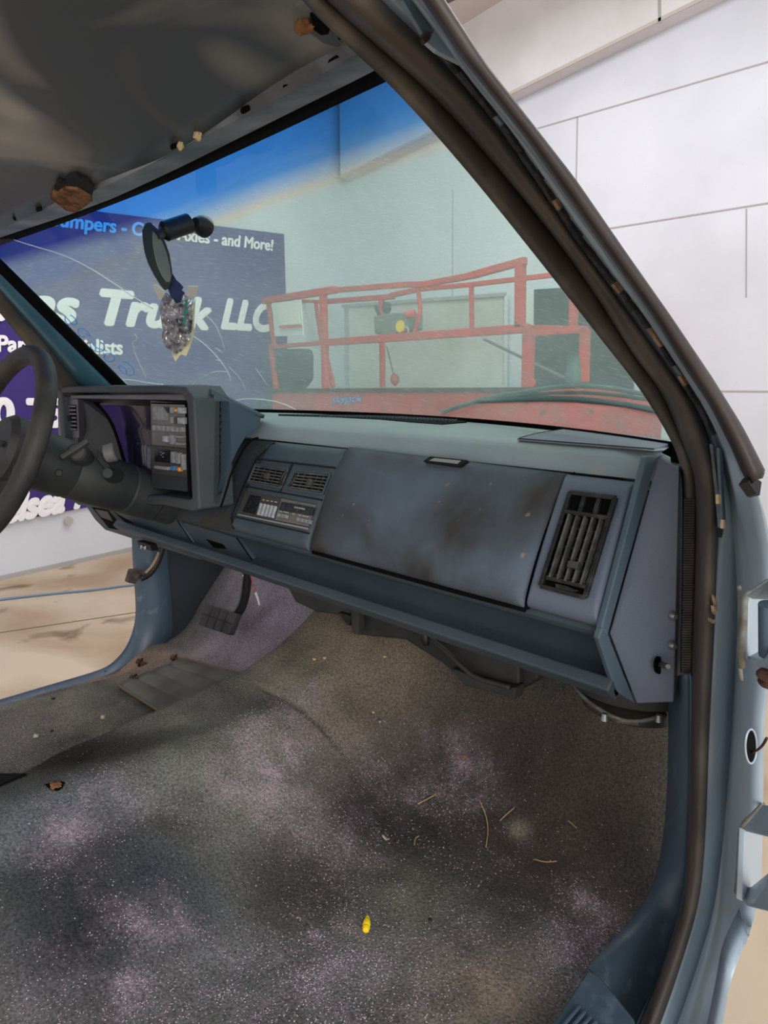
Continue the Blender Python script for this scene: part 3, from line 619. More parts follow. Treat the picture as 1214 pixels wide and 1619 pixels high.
tube('sealant_bead', [U(x, y, .945) for x, y in ((1206, 1272), (1190, 1290), (1172, 1306), (1170, 1340), (1168, 1380), (1165, 1412))], .003, M['sealer'], h, 8)
# black outer moulding
om = thing('drip_moulding', 'black outer moulding strip along the windshield pillar ending loose', 'moulding')
uE0 = [U(x, y, .93) for x, y in [(590, -90), (684, 18)]+E_[2:9]+[(1186, 770)]]
uF = [U(x, y, .945) for x, y in [(640, -90), (702, 4)]+F_[2:]]
def m2(f, x0):
    a = resample([Vector((x, y, 0)) for x, y in [(610, -90), (684, 18)]+E_[2:9]+[(1186, 770)]], 50); b = resample([Vector((x, y, 0)) for x, y in [(640, -90), (702, 4)]+F_[2:]], 50)
    return [U(*(p.lerp(q, f)).xy, x0) for p, q in zip(a, b)]
loft('moulding_face', [[p+Vector((0, .02, 0)) for p in m2(0, .93)], m2(.0, .935), m2(.3, .957), m2(.7, .962), m2(1, .95), [p+Vector((-.01, .02, 0)) for p in m2(1, .95)]], M['mold'], om, 70, .003)
slab('moulding_end', [U(*q, .955) for q in ((1183, 762), (1190, 752), (1204, 762), (1201, 783), (1196, 781))], .008, M['black'], om)
slab('moulding_end', [U(*q, .95) for q in ((1187, 730), (1200, 738), (1209, 747), (1206, 756), (1192, 745))], .008, M['mold'], om)
# remains of the neighbouring fender seen past the jamb
fd = thing('fender_bracket', 'grey crumpled bracket and rusty shelf just behind the door jamb', 'bracket')
lump('crumpled_metal', 1212, 782, .03, .03, .014, 'steel', fd, lambda a, b: P(a, b, 0, 1.0)+Vector((0, .25, 0)), 6, .4)
slab('rusty_shelf', [P(x, y, 0, 1.0)+Vector((0, .2, 0)) for x, y in ((1204, 800), (1214, 795), (1260, 795), (1260, 812), (1206, 811))], .02, M['soffit_shade'], fd)
slab('blue_web', [P(x, y, 0, 1.0)+Vector((0, .2, 0)) for x, y in ((1206, 812), (1260, 812), (1260, 900), (1214, 900))], .02, M['trimblue'], fd)

# driver's side pillar
def S(px, py, x0): 
    p = P(px, py, 0, x0)
    if p.z > 1.3: p = PN(px, py, (x0, 0, 1.3), (-1, 0, .4))
    return p
def ribbon(name, l0, l1, x0, x1, mt, par, th=.01, bulge=0, n=30):
    a = [S(x, y, x0) for x, y in l0]; b = [S(x, y, x1) for x, y in l1]
    A = resample(a, n); B = resample(b, n); m = [(p+q)/2+Vector((bulge, -bulge, 0)) for p, q in zip(A, B)]
    return loft(name, [A, m, B] if bulge else [A, B], M[mt], par, n, th, it=1)
ribbon('driver_pillar_seal', [(-70, 347), (0, 412), (100, 510), (198, 608), (216, 626)], [(-70, 364), (0, 429), (90, 520), (177, 607), (195, 626)], -.70, -.72, 'void', cab)
ribbon('driver_pillar', [(-70, 364), (0, 429), (90, 520), (177, 607), (195, 626)], [(-70, 395), (0, 458), (60, 528), (125, 608), (140, 626)], -.72, -.76, 'pillartrim', cab, .008, .012)
ribbon('driver_pillar_seal', [(-70, 395), (0, 458), (60, 528), (125, 608), (140, 626)], [(-70, 430), (0, 492), (45, 548), (88, 608), (100, 626)], -.76, -.775, 'rubber', cab, .008, .006)

# ------------------------------------------------------------------ carpet height field
crest = [(-.8, .685), (.2, .69), (.32, .705), (.40, .72), (.55, .738), (.70, .748), (.82, .762), (.92, .80), (.98, .83), (1.03, .86), (1.2, .94), (1.5, 1.0)]
def interp(t, x):
    if x <= t[0][0]: return t[0][1]
    for (a, b), (c, d) in zip(t, t[1:]):
        if x <= c: return b+(d-b)*(x-a)/(c-a)
    return t[-1][1]
def gs(x, y, cx, cy, sx, sy, ang=0):
    dx, dy = x-cx, y-cy; c, s = math.cos(ang), math.sin(ang); a = (dx*c+dy*s)/sx; b = (-dx*s+dy*c)/sy
    return math.exp(-(a*a+b*b)/2)
_c0 = P(430, 1102, 2, .745); _c1 = P(532, 1178, 2, .70); CRX, CRY = (_c0.x+_c1.x)/2, (_c0.y+_c1.y)/2; CRA = math.atan2(_c1.y-_c0.y, _c1.x-_c0.x)
def zc(x, y):
    h = interp(crest, y)
    if x < 0: s = 1-sstep(.10, .23, -x)
    else: s = 1-sstep(.05, .42, x)
    base = .60
    t = max(0, y-(.93 if x > 0 else .98)); toe = 0.0
    if t > 0: toe = min(t*t*6, t*1.1-.045) if t > .1 else t*t*6
    toe = min(max(toe, 0), .55)
    base += toe
    z = base+max(h-base, 0)*s
    if x < -.6: z -= .05*sstep(.62, .76, -x)*(1-sstep(.80, .95, y))
    z += .006*noise.noise(Vector((x*5, y*5, 0)))+.0035*noise.noise(Vector((x*14, y*14, 2)))
    z += .022*gs(x, y, .02, .38, .05, .30, -.25)          # long soft fold over the hump
    z -= .012*gs(x, y, .12, .36, .03, .25, -.3)
    z -= .016*gs(x, y, .50, 1.02, .05, .12, .5)+.0
    z += .018*gs(x, y, .36, 1.0, .05, .12, .6)
    z -= .024*gs(x, y, CRX, CRY, .055, .006, CRA)+.008*gs(x, y, CRX, CRY, .07, .03, CRA)        # split crease
    z -= .02*gs(x, y, -.30, .42, .05, .25, 0)
    return z
def HC(px, py, off=0.0):
    r = ray(px, py); t = .3
    while t < 6:
        p = CAM+r*t
        if p.z < zc(p.x, p.y): break
        t += .01
    a, b = t-.01, t
    for _ in range(14):
        m = (a+b)/2; p = CAM+r*m
        if p.z < zc(p.x, p.y): b = m
        else: a = m
    p = CAM+r*b; p.z += off; return p
NX, NY = 330, 420; X0, X1, Y0, Y1 = -.775, .785, -.15, 1.36
cv = []; cf = []
for j in range(NY):
    for i in range(NX):
        x = X0+(X1-X0)*i/(NX-1); y = Y0+(Y1-Y0)*j/(NY-1)
        cv.append((x, y, zc(x, y)))
for j in range(NY-1):
    for i in range(NX-1): a = j*NX+i; cf.append((a, a+1, a+NX+1, a+NX))
carpet = mesh('carpet', cv, cf, None, None, True, fix=False)
tag(carpet, 'filthy dark grey cab floor carpet draped over the hump, pink dust patches', 'carpet')
# stain layers as vertex colours : base, brown, olive, tan, purple grey, dark
def patches(lst):
    out = []
    for px, py, sx, sy, ang, col, st in lst:
        p = HC(px, py); out.append((p.x, p.y, sx, sy, ang, col, st))
    return out
base_c = rgb(66, 66, 64)
ST = patches([
    (620, 1080, .20, .10, .3, rgb(88, 76, 62), .9), (560, 1010, .10, .10, 0, rgb(96, 84, 68), .8), (800, 1160, .2, .12, 0, rgb(62, 55, 48), .8),
    (1000, 1200, .1, .1, 0, rgb(58, 52, 44), .8), (430, 1150, .16, .14, .3, rgb(88, 86, 76), .8), (300, 1230, .12, .12, 0, rgb(86, 87, 80), .8),
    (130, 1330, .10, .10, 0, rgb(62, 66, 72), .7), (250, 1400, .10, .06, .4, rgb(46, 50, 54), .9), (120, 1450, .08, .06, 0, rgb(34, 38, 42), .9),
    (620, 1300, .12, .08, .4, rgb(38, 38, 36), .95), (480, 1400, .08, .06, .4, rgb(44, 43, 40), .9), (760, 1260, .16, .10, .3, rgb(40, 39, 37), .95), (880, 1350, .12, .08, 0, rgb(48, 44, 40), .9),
    (650, 1420, .05, .05, 0, rgb(80, 82, 68), .8), (760, 1560, .055, .05, .4, rgb(100, 88, 76), .8), (700, 1610, .05, .04, .4, rgb(92, 82, 72), .6),
    (560, 1540, .06, .05, 0, rgb(74, 76, 74), .7), (350, 1560, .08, .06, 0, rgb(72, 74, 74), .6), (900, 1250, .05, .1, 0, rgb(60, 52, 44), .6),
    (420, 960, .14, .12, 0, rgb(98, 92, 104), .95), (360, 1020, .12, .1, 0, rgb(84, 78, 82), .9), (540, 1130, .05, .1, 0, rgb(86, 74, 66), .5),
    (80, 1130, .2, .1, 0, rgb(88, 84, 74), .8), (200, 1060, .12, .08, 0, rgb(104, 82, 66), .7), (120, 1190, .12, .05, .6, rgb(40, 36, 32), .95), (20, 1150, .1, .1, 0, rgb(76, 74, 70), .7),
    (820, 1312, .014, .012, 0, rgb(96, 96, 84), .5)])
PK = patches([(410, 1190, .045, .085, .5, 0, 1.0), (440, 1250, .03, .05, .5, 0, .7), (105, 1325, .02, .025, 0, 0, .9), (110, 1310, .05, .07, 0, 0, .35), (215, 1460, .035, .012, .5, 0, 1.0), (290, 1465, .03, .012, .0, 0, .7),
    (205, 1560, .012, .015, 0, 0, 1.0), (195, 1600, .015, .015, 0, 0, .9), (498, 1478, .007, .006, 0, 0, 1.3), (930, 1420, .026, .022, 0, 0, 1.2), (920, 1480, .035, .045, 0, 0, .8), (905, 1530, .03, .03, 0, 0, .8),
    (480, 1550, .07, .06, 0, 0, .45), (600, 1560, .09, .07, 0, 0, .35), (520, 1330, .06, .05, .4, 0, .5), (650, 1250, .09, .03, .6, 0, .4), (730, 1210, .05, .03, 0, 0, .5), (300, 1570, .1, .06, 0, 0, .4), (730, 1200, .012, .01, 0, 0, .6),
    (200, 1255, .06, .03, .8, 0, .35), (480, 1120, .02, .05, .7, 0, .5), (560, 1490, .07, .05, 0, 0, .3), (60, 1580, .06, .06, 0, 0, .35), (740, 1480, .03, .03, 0, 0, .4), (700, 1330, .25, .16, 0, 0, .16), (420, 1020, .1, .1, 0, 0, .25), (70, 1170, .15, .08, 0, 0, .2)])
def stain(x, y):
    c = Vector(base_c[:3])
    nn = noise.noise(Vector((x*9, y*9, 5)))*.5+noise.noise(Vector((x*22, y*22, 1)))*.3
    for cx, cy, sx, sy, an, col, st in ST:
        g = gs(x, y, cx, cy, sx, sy, an)*st; g = min(max(g*(1+nn*1.2), 0), 1)
        if g > .01: c = c.lerp(Vector(col[:3]), g)
    c = c*(1.85+1.0*nn); l_ = (c.x+c.y+c.z)/3; return c*min(max(l_/.11, .2)**.55, 1.0)
def pink(x, y):
    s = 0
    for cx, cy, sx, sy, an, col, st in PK: s += gs(x, y, cx, cy, sx, sy, an)*st
    nn = noise.noise(Vector((x*25, y*25, 9)))
    return max(0, s*(1+1.0*nn))
ca = carpet.data.color_attributes.new('stain', 'FLOAT_COLOR', 'POINT')
for i, v in enumerate(cv):
    c = stain(v[0], v[1]); k = pink(v[0], v[1])*(.30+.9*abs(noise.noise(Vector((v[0]*90, v[1]*90, 0)))))
    c = c.lerp(Vector(rgb(176, 152, 166)[:3]), min(k*.5, .6)); ca.data[i].color = (c.x, c.y, c.z, 1)
def carpet_mat():
    m = bpy.data.materials.new('worn_carpet'); m.use_nodes = True; N = m.node_tree.nodes; L = m.node_tree.links; b = N['Principled BSDF']
    b.inputs['Roughness'].default_value = .9; b.inputs['Specular IOR Level'].default_value = .15
    at = N.new('ShaderNodeAttribute'); at.attribute_name = 'stain'; tc = N.new('ShaderNodeTexCoord')
    n = N.new('ShaderNodeTexNoise'); n.inputs['Scale'].default_value = 260; n.inputs['Detail'].default_value = 4; L.new(tc.outputs['Object'], n.inputs[0])
    r = N.new('ShaderNodeMapRange'); r.inputs[1].default_value = .3; r.inputs[2].default_value = .7; r.inputs[3].default_value = .55; r.inputs[4].default_value = 1.45; L.new(n.outputs[0], r.inputs[0])
    mx = N.new('ShaderNodeVectorMath'); mx.operation = 'SCALE'; L.new(at.outputs['Color'], mx.inputs[0]); L.new(r.outputs[0], mx.inputs['Scale'])
    L.new(mx.outputs[0], b.inputs['Base Color'])
    bp = N.new('ShaderNodeBump'); bp.inputs['Strength'].default_value = .7; bp.inputs['Distance'].default_value = .003; L.new(n.outputs[0], bp.inputs['Height']); L.new(bp.outputs[0], b.inputs['Normal'])
    return m
carpet.data.materials.append(carpet_mat())
# loose flakes and grit
def flakes(name, n, dens, mt, s0, s1, label, cat, seed):
    random.seed(seed); vs = []; fs = []; k = 0; tries = 0
    while k < n and tries < n*60:
        tries += 1; x = random.uniform(-.68, .77); y = random.uniform(.0, 1.15)
        if random.random() > dens(x, y): continue
        s = random.uniform(s0, s1); a = random.uniform(0, 6.28); z = zc(x, y)+.0006
        u = Vector((math.cos(a), math.sin(a), random.uniform(-.3, .3)))*s; v = Vector((-math.sin(a), math.cos(a), random.uniform(-.3, .3)))*s*random.uniform(.35, .9); w_ = Vector((0, 0, s*.5)); c = Vector((x, y, z))
        b0 = len(vs); vs += [c-u, c+v, c+u*.8, c-v, c+w_]; fs += [(b0, b0+1, b0+4), (b0+1, b0+2, b0+4), (b0+2, b0+3, b0+4), (b0+3, b0, b0+4), (b0, b0+3, b0+2, b0+1)]; k += 1
    o = mesh(name, vs, fs, M[mt]); tag(o, label, cat, kind='stuff'); return o
flakes('pink_flakes', 12000, lambda x, y: min(max(pink(x, y)-.05, 0)*.8+.003, 1), 'flake', .0006, .0015, 'pinkish white flakes of dry debris scattered over the dark carpet', 'debris', 1)
flakes('grit', 1500, lambda x, y: .35+.5*noise.noise(Vector((x*8, y*8, 0))) if x > -.1 else .8, 'flakegrey', .0005, .0014, 'grey and tan grit sprinkled across the cab floor carpet', 'grit', 2)

# bits lying on the carpet
yp = thing('yellow_plug', 'small bright yellow plastic plug lying on the dark carpet', 'plug')
c = HC(579, 1466, .004); d = (HC(579, 1454, .004)-HC(579, 1477, .004))
a = HC(578, 1477, .005); b = HC(581, 1455, .006)
lathe('plug_body', a, b, [(0, .002), (.05, .0045), (.22, .0058), (.30, .0045), (.38, .0058), (.5, .0060), (.56, .0046), (.64, .0054), (.75, .0046), (.8, .0032)], M['yellowplug'], yp, 16)
lathe('plug_tip', a.lerp(b, .8), a.lerp(b, 1.05), [(0, .0032), (.5, .0036), (1, .0018)], M['yellowplug'], yp, 12)
def twig(pts, label, r=.0011):
    o = tube('twig', [HC(x, y, .003) for x, y in pts], r, M['twig'], None, 5, 2, n=16); tag(o, label, 'twig', None); return o
twig([(757, 1266), (768, 1290), (772, 1315), (768, 1342)], 'long crooked tan stem lying on dark carpet, longest of the stems')
twig([(790, 1300), (800, 1290), (812, 1280)], 'short tan stem right of the long crooked stem')
twig([(660, 1273), (675, 1266), (690, 1257)], 'straight pale stem up and left of the long crooked stem')
twig([(845, 1361), (862, 1366), (880, 1364)], 'thin curved stem lying right of the pale square stain')
twig([(655, 1338), (656, 1328), (662, 1324)], 'tiny forked stem right of the dry leaf')
twig([(898, 1300), (905, 1306), (912, 1312)], 'tiny slanted stem nearest the right kick trim', .0008)
lfm = mesh('dry_leaf', [HC(603, 1320, .001), HC(606, 1323, .004), HC(611, 1327, .002), HC(616, 1330, .005), HC(610, 1331, .003), HC(604, 1326, .005)], [(0, 1, 5), (1, 2, 4, 5), (2, 3, 4)], M['leaf'])
sm = lfm.modifiers.new('s', 'SOLIDIFY'); sm.thickness = .0006; tag(lfm, 'small curled pale leaf lying on the carpet above the yellow plug', 'leaf')
def pebble(px, py, s, mt, label, cat='pebble', nm='pebble'):
    o = lump(nm, px, py, s, s*.8, s*.5, mt, None, lambda a, b: HC(a, b, s*.3), px*.01, .5); tag(o, label, cat); return o
pebble(163, 1135, .007, 'leaf', 'pale stone chip on driver carpet just below ribbed cover plate'); pebble(57, 1165, .007, 'leaf', 'cream stone chip on the driver side carpet near left edge')
pebble(84, 1105, .005, 'black', 'small black crumb on driver carpet near the sill', 'crumb', 'crumb'); pebble(82, 1156, .004, 'black', 'little black crumb beside the cream stone chip', 'crumb', 'crumb')
pebble(513, 1041, .005, 'cream', 'pale crumb on top of the carpet hump, right of two', 'crumb', 'crumb'); pebble(497, 1043, .005, 'cream', 'pale crumb on top of the carpet hump, left of two', 'crumb', 'crumb')
pebble(608, 1039, .004, 'cream', 'yellowish crumb on the carpet below the heater box', 'crumb', 'crumb'); pebble(600, 1141, .006, 'steel', 'grey shiny scrap on brown carpet right of the crease', 'scrap', 'metal_scrap')
pebble(372, 1507, .0025, 'rust', 'tiny reddish-brown crumb on the carpet front, left of yellow plug', 'crumb', 'crumb'); pebble(680, 1455, .003, 'black', 'tiny black crumb right of the yellow plug', 'crumb', 'crumb')
pebble(735, 1197, .005, 'rust', 'rust coloured crumb in pink dust under the dash', 'crumb', 'crumb'); pebble(590, 1127, .003, 'leaf', 'light sliver on the brown carpet above the shiny scrap', 'crumb', 'crumb')
# torn hole with debris on the hump, crease filling
th = thing('carpet_tear', 'small torn hole with brown debris on the carpet hump at left', 'tear')
mesh('hole', [HC(x, y, .0015) for x, y in ((70, 1241), (85, 1238), (96, 1236), (103, 1238), (100, 1246), (92, 1252), (80, 1250))], [(0, 1, 2, 3, 4, 5, 6)], M['void'], th)
lump('debris_tuft', 88, 1243, .012, .008, .004, 'rust', th, lambda a, b: HC(a, b, .002), 4, .6)
t2 = mesh('carpet_slit', [HC(x, y, .002) for x, y in ((-20, 1228), (0, 1224), (38, 1224), (44, 1226), (30, 1232), (0, 1245), (-20, 1252))], [(0, 1, 2, 3, 4, 5, 6)], M['void']); tag(t2, 'dark open slit in the carpet at far left edge', 'slit')

# ribbed rubber floor cover + bolts
pl = thing('floor_cover', 'ribbed grey-green rubber cover set into the driver side floor', 'floor cover')
cq = [(186, 1083), (290, 1041), (386, 1067), (272, 1137)]
Q = [HC(x, y, .004) for x, y in cq]; zpl = .612
Q = [P(x, y, 2, zpl) for x, y in cq]
gv = []; gf = []; n1, n2 = 60, 12
for i in range(n1):
    for j in range(n2):
        u, v = i/(n1-1), j/(n2-1); p = (Q[0]*(1-u)+Q[1]*u)*(1-v)+(Q[3]*(1-u)+Q[2]*u)*v
        bmp = abs(math.sin(u*math.pi*4))**.35*.008
        gv.append(p+Vector((0, 0, bmp-.003)))
for i in range(n1-1):
    for j in range(n2-1): a = i*n2+j; gf.append((a, a+1, a+n2+1, a+n2))
o = mesh('ribbed_pad', gv, gf, M['plate'], pl, True); sm = o.modifiers.new('s', 'SOLIDIFY'); sm.thickness = .004
tube('edge_lip', [q+Vector((0, 0, .0)) for q in (Q[3], Q[0], Q[1], Q[2])], .004, M['platelip'], pl, 6, 0, n=60)
for px, py, lab in ((212, 1079, 'rusty hex bolt at the left front edge of ribbed cover'), (276, 1047, 'rusty hex bolt at the back corner of ribbed cover'), (222, 1053, 'rusty bolt lying loose beside the blue sill trim')):
    b = thing('rusty_bolt', lab, 'bolt', 'rusty floor bolts')
    c = HC(px, py, .012); ax = Vector((.75, .55, -.35)).normalized()
    lathe('washer', c-ax*.001, c+ax*.002, [(0, .013), (1, .013)], M['rustbolt'], b, 20)
    lathe('bolt_head', c-ax*.010, c, [(0, .0075), (1, .0085)], M['rustbolt'], b, 6, False)
    lathe('bolt_shank', c, c+ax*.028, [(0, .005), (.9, .005), (1, .003)], M['rustbolt'], b, 12)

# ------------------------------------------------------------------ sill and kick trims
kt = thing('kick_trim', 'blue plastic kick and sill trim beside the passenger footwell', 'trim')
ki = [(1058, 1085), (1058, 1200), (1054, 1290), (1043, 1370), (1025, 1420), (990, 1466), (958, 1498), (930, 1530)]
ko = [(1090, 1065), (1090, 1230), (1085, 1372), (1076, 1443), (1052, 1514), (1032, 1563), (1009, 1612), (1004, 1624)]
def uki(x, y):
    return U(x, y, .768)
L0 = [uki(x, y) for x, y in ki]; L1 = [U(x, y, .815) for x, y in ko]
Lm = [(p+q)/2+Vector((.005, -.012, .012)) for p, q in zip(resample(L0, 40), resample(L1, 40))]
loft('kick_panel', [[p+Vector((-.004, .02, -.02)) for p in resample(L0, 40)], L0, Lm, [p+Vector((-.004, -.004, .0)) for p in resample(L1, 40)], L1, [p+Vector((0, .02, -.01)) for p in resample(L1, 40)]], M['trimblue'], kt, 60, .003)
loft('trim_edge', [[p+Vector((.001, -.003, .003)) for p in L1], [p+Vector((.004, 0, -.004)) for p in L1]], M['pillartrim'], kt, 60, .004)
st = thing('sill_plate', 'dark blue scuffed door sill plate with raised ribs at bottom right', 'sill plate')
sp_ = [(930, 1532), (1004, 1622), (985, 1690), (940, 1760), (800, 1760), (850, 1640)]
slab('plate', [P(x, y, 2, .640) for x, y in ((930, 1532), (950, 1544), (1004, 1612), (1000, 1700), (800, 1700), (882, 1605))], .02, M['trimblue'], st, .003, nrm=(0, 0, 1))
for k in range(7):
    x0, y0 = 916+k*9, 1592+k*8
    a = P(x0, y0, 2, .643); b = P(x0-110, y0+130, 2, .643)
    beam('rib', a, b, .004, .005, M['trimblue'], st, .001)
# driver side sill
ds = thing('sill_trim', 'blue driver side sill and kick trim curving down beside steering column', 'trim')
dl0 = [(214, 845), (216, 900), (221, 960), (219, 990), (207, 1025), (186, 1050), (165, 1063), (90, 1085), (0, 1112), (-60, 1130)]
dl1 = [(262, 845), (266, 900), (272, 960), (274, 1012), (236, 1036), (205, 1055), (178, 1071), (92, 1098), (0, 1124), (-60, 1143)]
def D3(x, y, xx): return P(x, y, 0, xx)
loft('kick_panel', [[D3(x, y, -.80)+Vector((-.02, .0, 0)) for x, y in dl0], [D3(x, y, -.80) for x, y in dl0], [D3((x+a)/2, (y+b)/2, -.775) for (x, y), (a, b) in zip(dl0, dl1)], [D3(x, y, -.765) for x, y in dl1]], M['trimblue'], ds, 60, .004)
slab('dark_side_panel', [P(*q, 0, -.775) for q in ((258, 850), (350, 850), (370, 900), (345, 975), (310, 1030), (262, 1040), (270, 960))], .01, M['kick'], ds, .003)
ridge = mesh('trim_joint', [P(x, y, 0, -.79) for x, y in ((164, 1060), (166, 1060), (179, 1069), (177, 1070))], [(0, 1, 2, 3)], M['groove'], ds)

# ------------------------------------------------------------------ dashboard
db = thing('dashboard', 'slate blue truck dashboard with dirty glovebox door spanning the cab', 'dashboard')
def extr(name, prof, x0, x1, mt, par, n=30, th=0, bowf=1.0):
    lines = []
    for (y, z, k) in prof:
        lines.append([Vector((x0+(x1-x0)*i/(n-1), (y+k*(-.46*(x0+(x1-x0)*i/(n-1))**2)), z)) for i in range(n)])
    vs = [v for l in lines for v in l]; fs = []
    for i in range(len(lines)-1):
        for j in range(n-1): a = i*n+j; fs.append((a, a+1, a+n+1, a+n))
    vsn = len(lines)
    fs.append(tuple(i*n for i in range(vsn))); fs.append(tuple(i*n+n-1 for i in range(vsn))[::-1])
    o = mesh(name, vs, fs, M[mt], par); 
    for p in o.data.polygons: p.use_smooth = len(p.vertices) == 4
    m = o.modifiers.new('e', 'EDGE_SPLIT'); m.split_angle = math.radians(50)
    return o
pad = extr('dash_top_pad', [(1.255, 1.297, 1), (1.15, 1.302, .9), (1.0, 1.302, .4), (.955, 1.301, .1), (.930, 1.300, 0), (.915, 1.296, 0), (.907, 1.287, 0), (.903, 1.262, 0), (.915, 1.256, 0), (1.0, 1.25, .4), (1.24, 1.25, 1)], -.74, .745, 'pad', db, 60)
# slope of the face plane
FA = Vector((0, .805, 1.082)); FB = Vector((0, .893, 1.256)); FD = (FB-FA).normalized(); FN = Vector((0, -FD.z, FD.y))
def F(px, py, off=0.0): return PN(px, py, FA+FN*off, FN)
sh = extr('dash_shell', [(1.0, 1.262, 0), (.93, 1.256, 0), (.905, 1.25, 0), (.893, 1.236, 0), (.818, 1.092, 0), (.806, 1.083, 0), (.801, 1.076, 0), (.806, 1.068, 0), (.835, 1.056, 0), (.858, 1.042, 0), (.872, 1.004, 0), (.862, 1.000, 0), (.838, .996, 0), (.832, .990, 0), (.836, .982, 0), (.86, .974, 0), (1.0, .970, 0)], -.70, .742, 'dash', db, 40)
# right end cap
e3 = [Vector((.745, .907, 1.296)), Vector((.745, .801, 1.078)), Vector((.745, .893, .951)), P(1065, 1112, 0, .80), P(1073, 740, 0, .80)]
slab('end_cap', e3, .03, M['dashend'], db, .004, sub=3)
slab('end_cap_border', [P(1024, 721, 0, .742)-Vector((0, .002, 0)), P(1042, 720, 0, .746)-Vector((0, .003, 0)), P(963, 1004, 0, .747)-Vector((0, .003, 0)), P(952, 992, 0, .742)-Vector((0, .002, 0))], .01, M['border'], db, .002)
slab('end_cap_border', [P(953, 992, 0, .742)-Vector((0, .002, 0)), P(964, 1002, 0, .747)-Vector((0, .003, 0)), P(1007, 1113, 0, .747)-Vector((0, .003, 0)), P(975, 1092, 0, .742)-Vector((0, .003, 0)), P(948, 1010, 0, .740)-Vector((0, .003, 0))], .01, M['border'], db, .002)
slab('top_corner_gap', [P(1046, 715, 0, .77), P(1062, 704, 0, .775), P(1075, 714, 0, .785), P(1075, 742, 0, .79), P(1062, 738, 0, .78), P(1060, 722, 0, .775)], .004, M['void'], db)
for q in ((1068, 976), (1067, 1023)):
    c = P(*q, 0, .803); lathe('screw', c, c+Vector((-.006, .004, 0)), [(0, .003), (.3, .005), (1, .006)], M['steel'], db, 16)
c = P(1045, 1053, 0, .785)
slab('stud_hole', [P(1042+7*math.cos(t), 1052+14*math.sin(t), 0, .787) for t in [i*math.pi/10 for i in range(20)]], .002, M['void'], db)
lathe('stud', P(1043, 1050, 0, .785), P(1056, 1054, 0, .812), [(0, .004), (.9, .004), (1, .003)], M['steel_lever'], db, 12)
# defroster grille + corner speaker cover
def T(px, py, z=1.3035): return P(px, py, 2, z)
dg_ = slab('defroster_grille', [T(x, y) for x, y in ((440, 654.5), (560, 655.5), (640, 657.5), (700, 661), (738, 665.5), (728, 668), (700, 670.5), (650, 667), (600, 662.5), (520, 658.5), (440, 656.5))], .006, M['void'], db, nrm=(0, 0, 1))
for k in range(46):
    x = .28+.0062*k*1.6-.45; 
    a = P(470+k*5.6, 655.5+k*.13+max(0, k-25)*.12, 2, 1.305); b = a+Vector((.018, -.034, 0))
    if k < 8: b = a+Vector((.008, -.014, 0))
    beam('louvre', a, b, .0018, .003, M['dash'], dg_, 0)
slab('speaker_cover', [T(x, y, 1.3028) for x, y in ((818, 693), (850, 684.5), (893, 678), (960, 683), (1056, 695), (1056, 702), (1034, 710), (960, 704), (880, 698))], .003, M['pad2'], db, 0, nrm=(0, 0, 1))
tube('speaker_cover_edge', [T(x, y, 1.303) for x, y in ((893, 678), (850, 684.5), (818, 693), (880, 698), (960, 704), (1034, 710))], .0008, M['groove'], db, 5, 0)
tube('pad_gap', [Vector((x, .901, 1.2575)) for x in (-.09, .2, .5, .70)], .0045, M['void'], db, 6, 0)

def quad_patch(name, c00, c10, c11, c01, bulge, mt, par, edge=.12, nu=40, nv=30, thick=.012, off=0.0, lean=None, rnd=.08, power=.5):
    """door-like skin: corners bl, br, tr, tl; bulges along face normal with rounded edges"""
    c00, c10, c11, c01 = [Vector(c) for c in (c00, c10, c11, c01)]
    vs = []; fs = []
    def e(t, k): 
        d = min(t, 1-t)/k; return 1 if d >= 1 else math.sqrt(max(0, 1-(1-d)**2))
    for j in range(nv):
        tv = j/(nv-1); tv = .5-.5*math.cos(math.pi*tv)
        for i in range(nu):
            tu = i/(nu-1); tu = .5-.5*math.cos(math.pi*tu)
            p = (c00*(1-tu)+c10*tu)*(1-tv)+(c01*(1-tu)+c11*tu)*tv
            h = thick*min(e(tu, rnd*.6), e(tv, rnd))+bulge*(math.sin(math.pi*tv)**power)
            vs.append(p+FN*(h+off))
    for j in range(nv-1):
        for i in range(nu-1): a = j*nu+i; fs.append((a, a+1, a+nu+1, a+nu))
    return mesh(name, vs, fs, M[mt], par, True, fix=False)
# glovebox door sits proud of the shell; black tubes paint the gap shadows
gb = quad_patch('glovebox_door', F(495, 871, .004), F(830, 962, .004), F(902, 750, .0), F(556, 708, .0), .016, 'dirty', db, rnd=.14, thick=.014)
ld = [F(x, y, .019) for x, y in ((671, 727), (682, 722), (734, 727), (722, 735))]
lt = slab('latch_surround', [F(x, y, .030) for x, y in ((668, 729), (680, 721), (738, 727), (724, 737))], .010, M['groove'], gb, .001)
slab('latch_insert', [F(x, y, .032) for x, y in ((678, 728), (686, 724), (728, 728), (722, 733))], .004, M['chrome'], gb, .0005)
tube('door_gap_shade', [F(x, y, .003) for x, y in ((911, 750), (895, 762), (871, 803), (839, 889), (833, 935), (832, 963))], .005, M['void'], db, 6)
tube('door_gap_shade', [F(x, y, .004) for x, y in ((495, 873), (600, 902), (720, 935), (830, 964))], .004, M['void'], db, 6, 0)
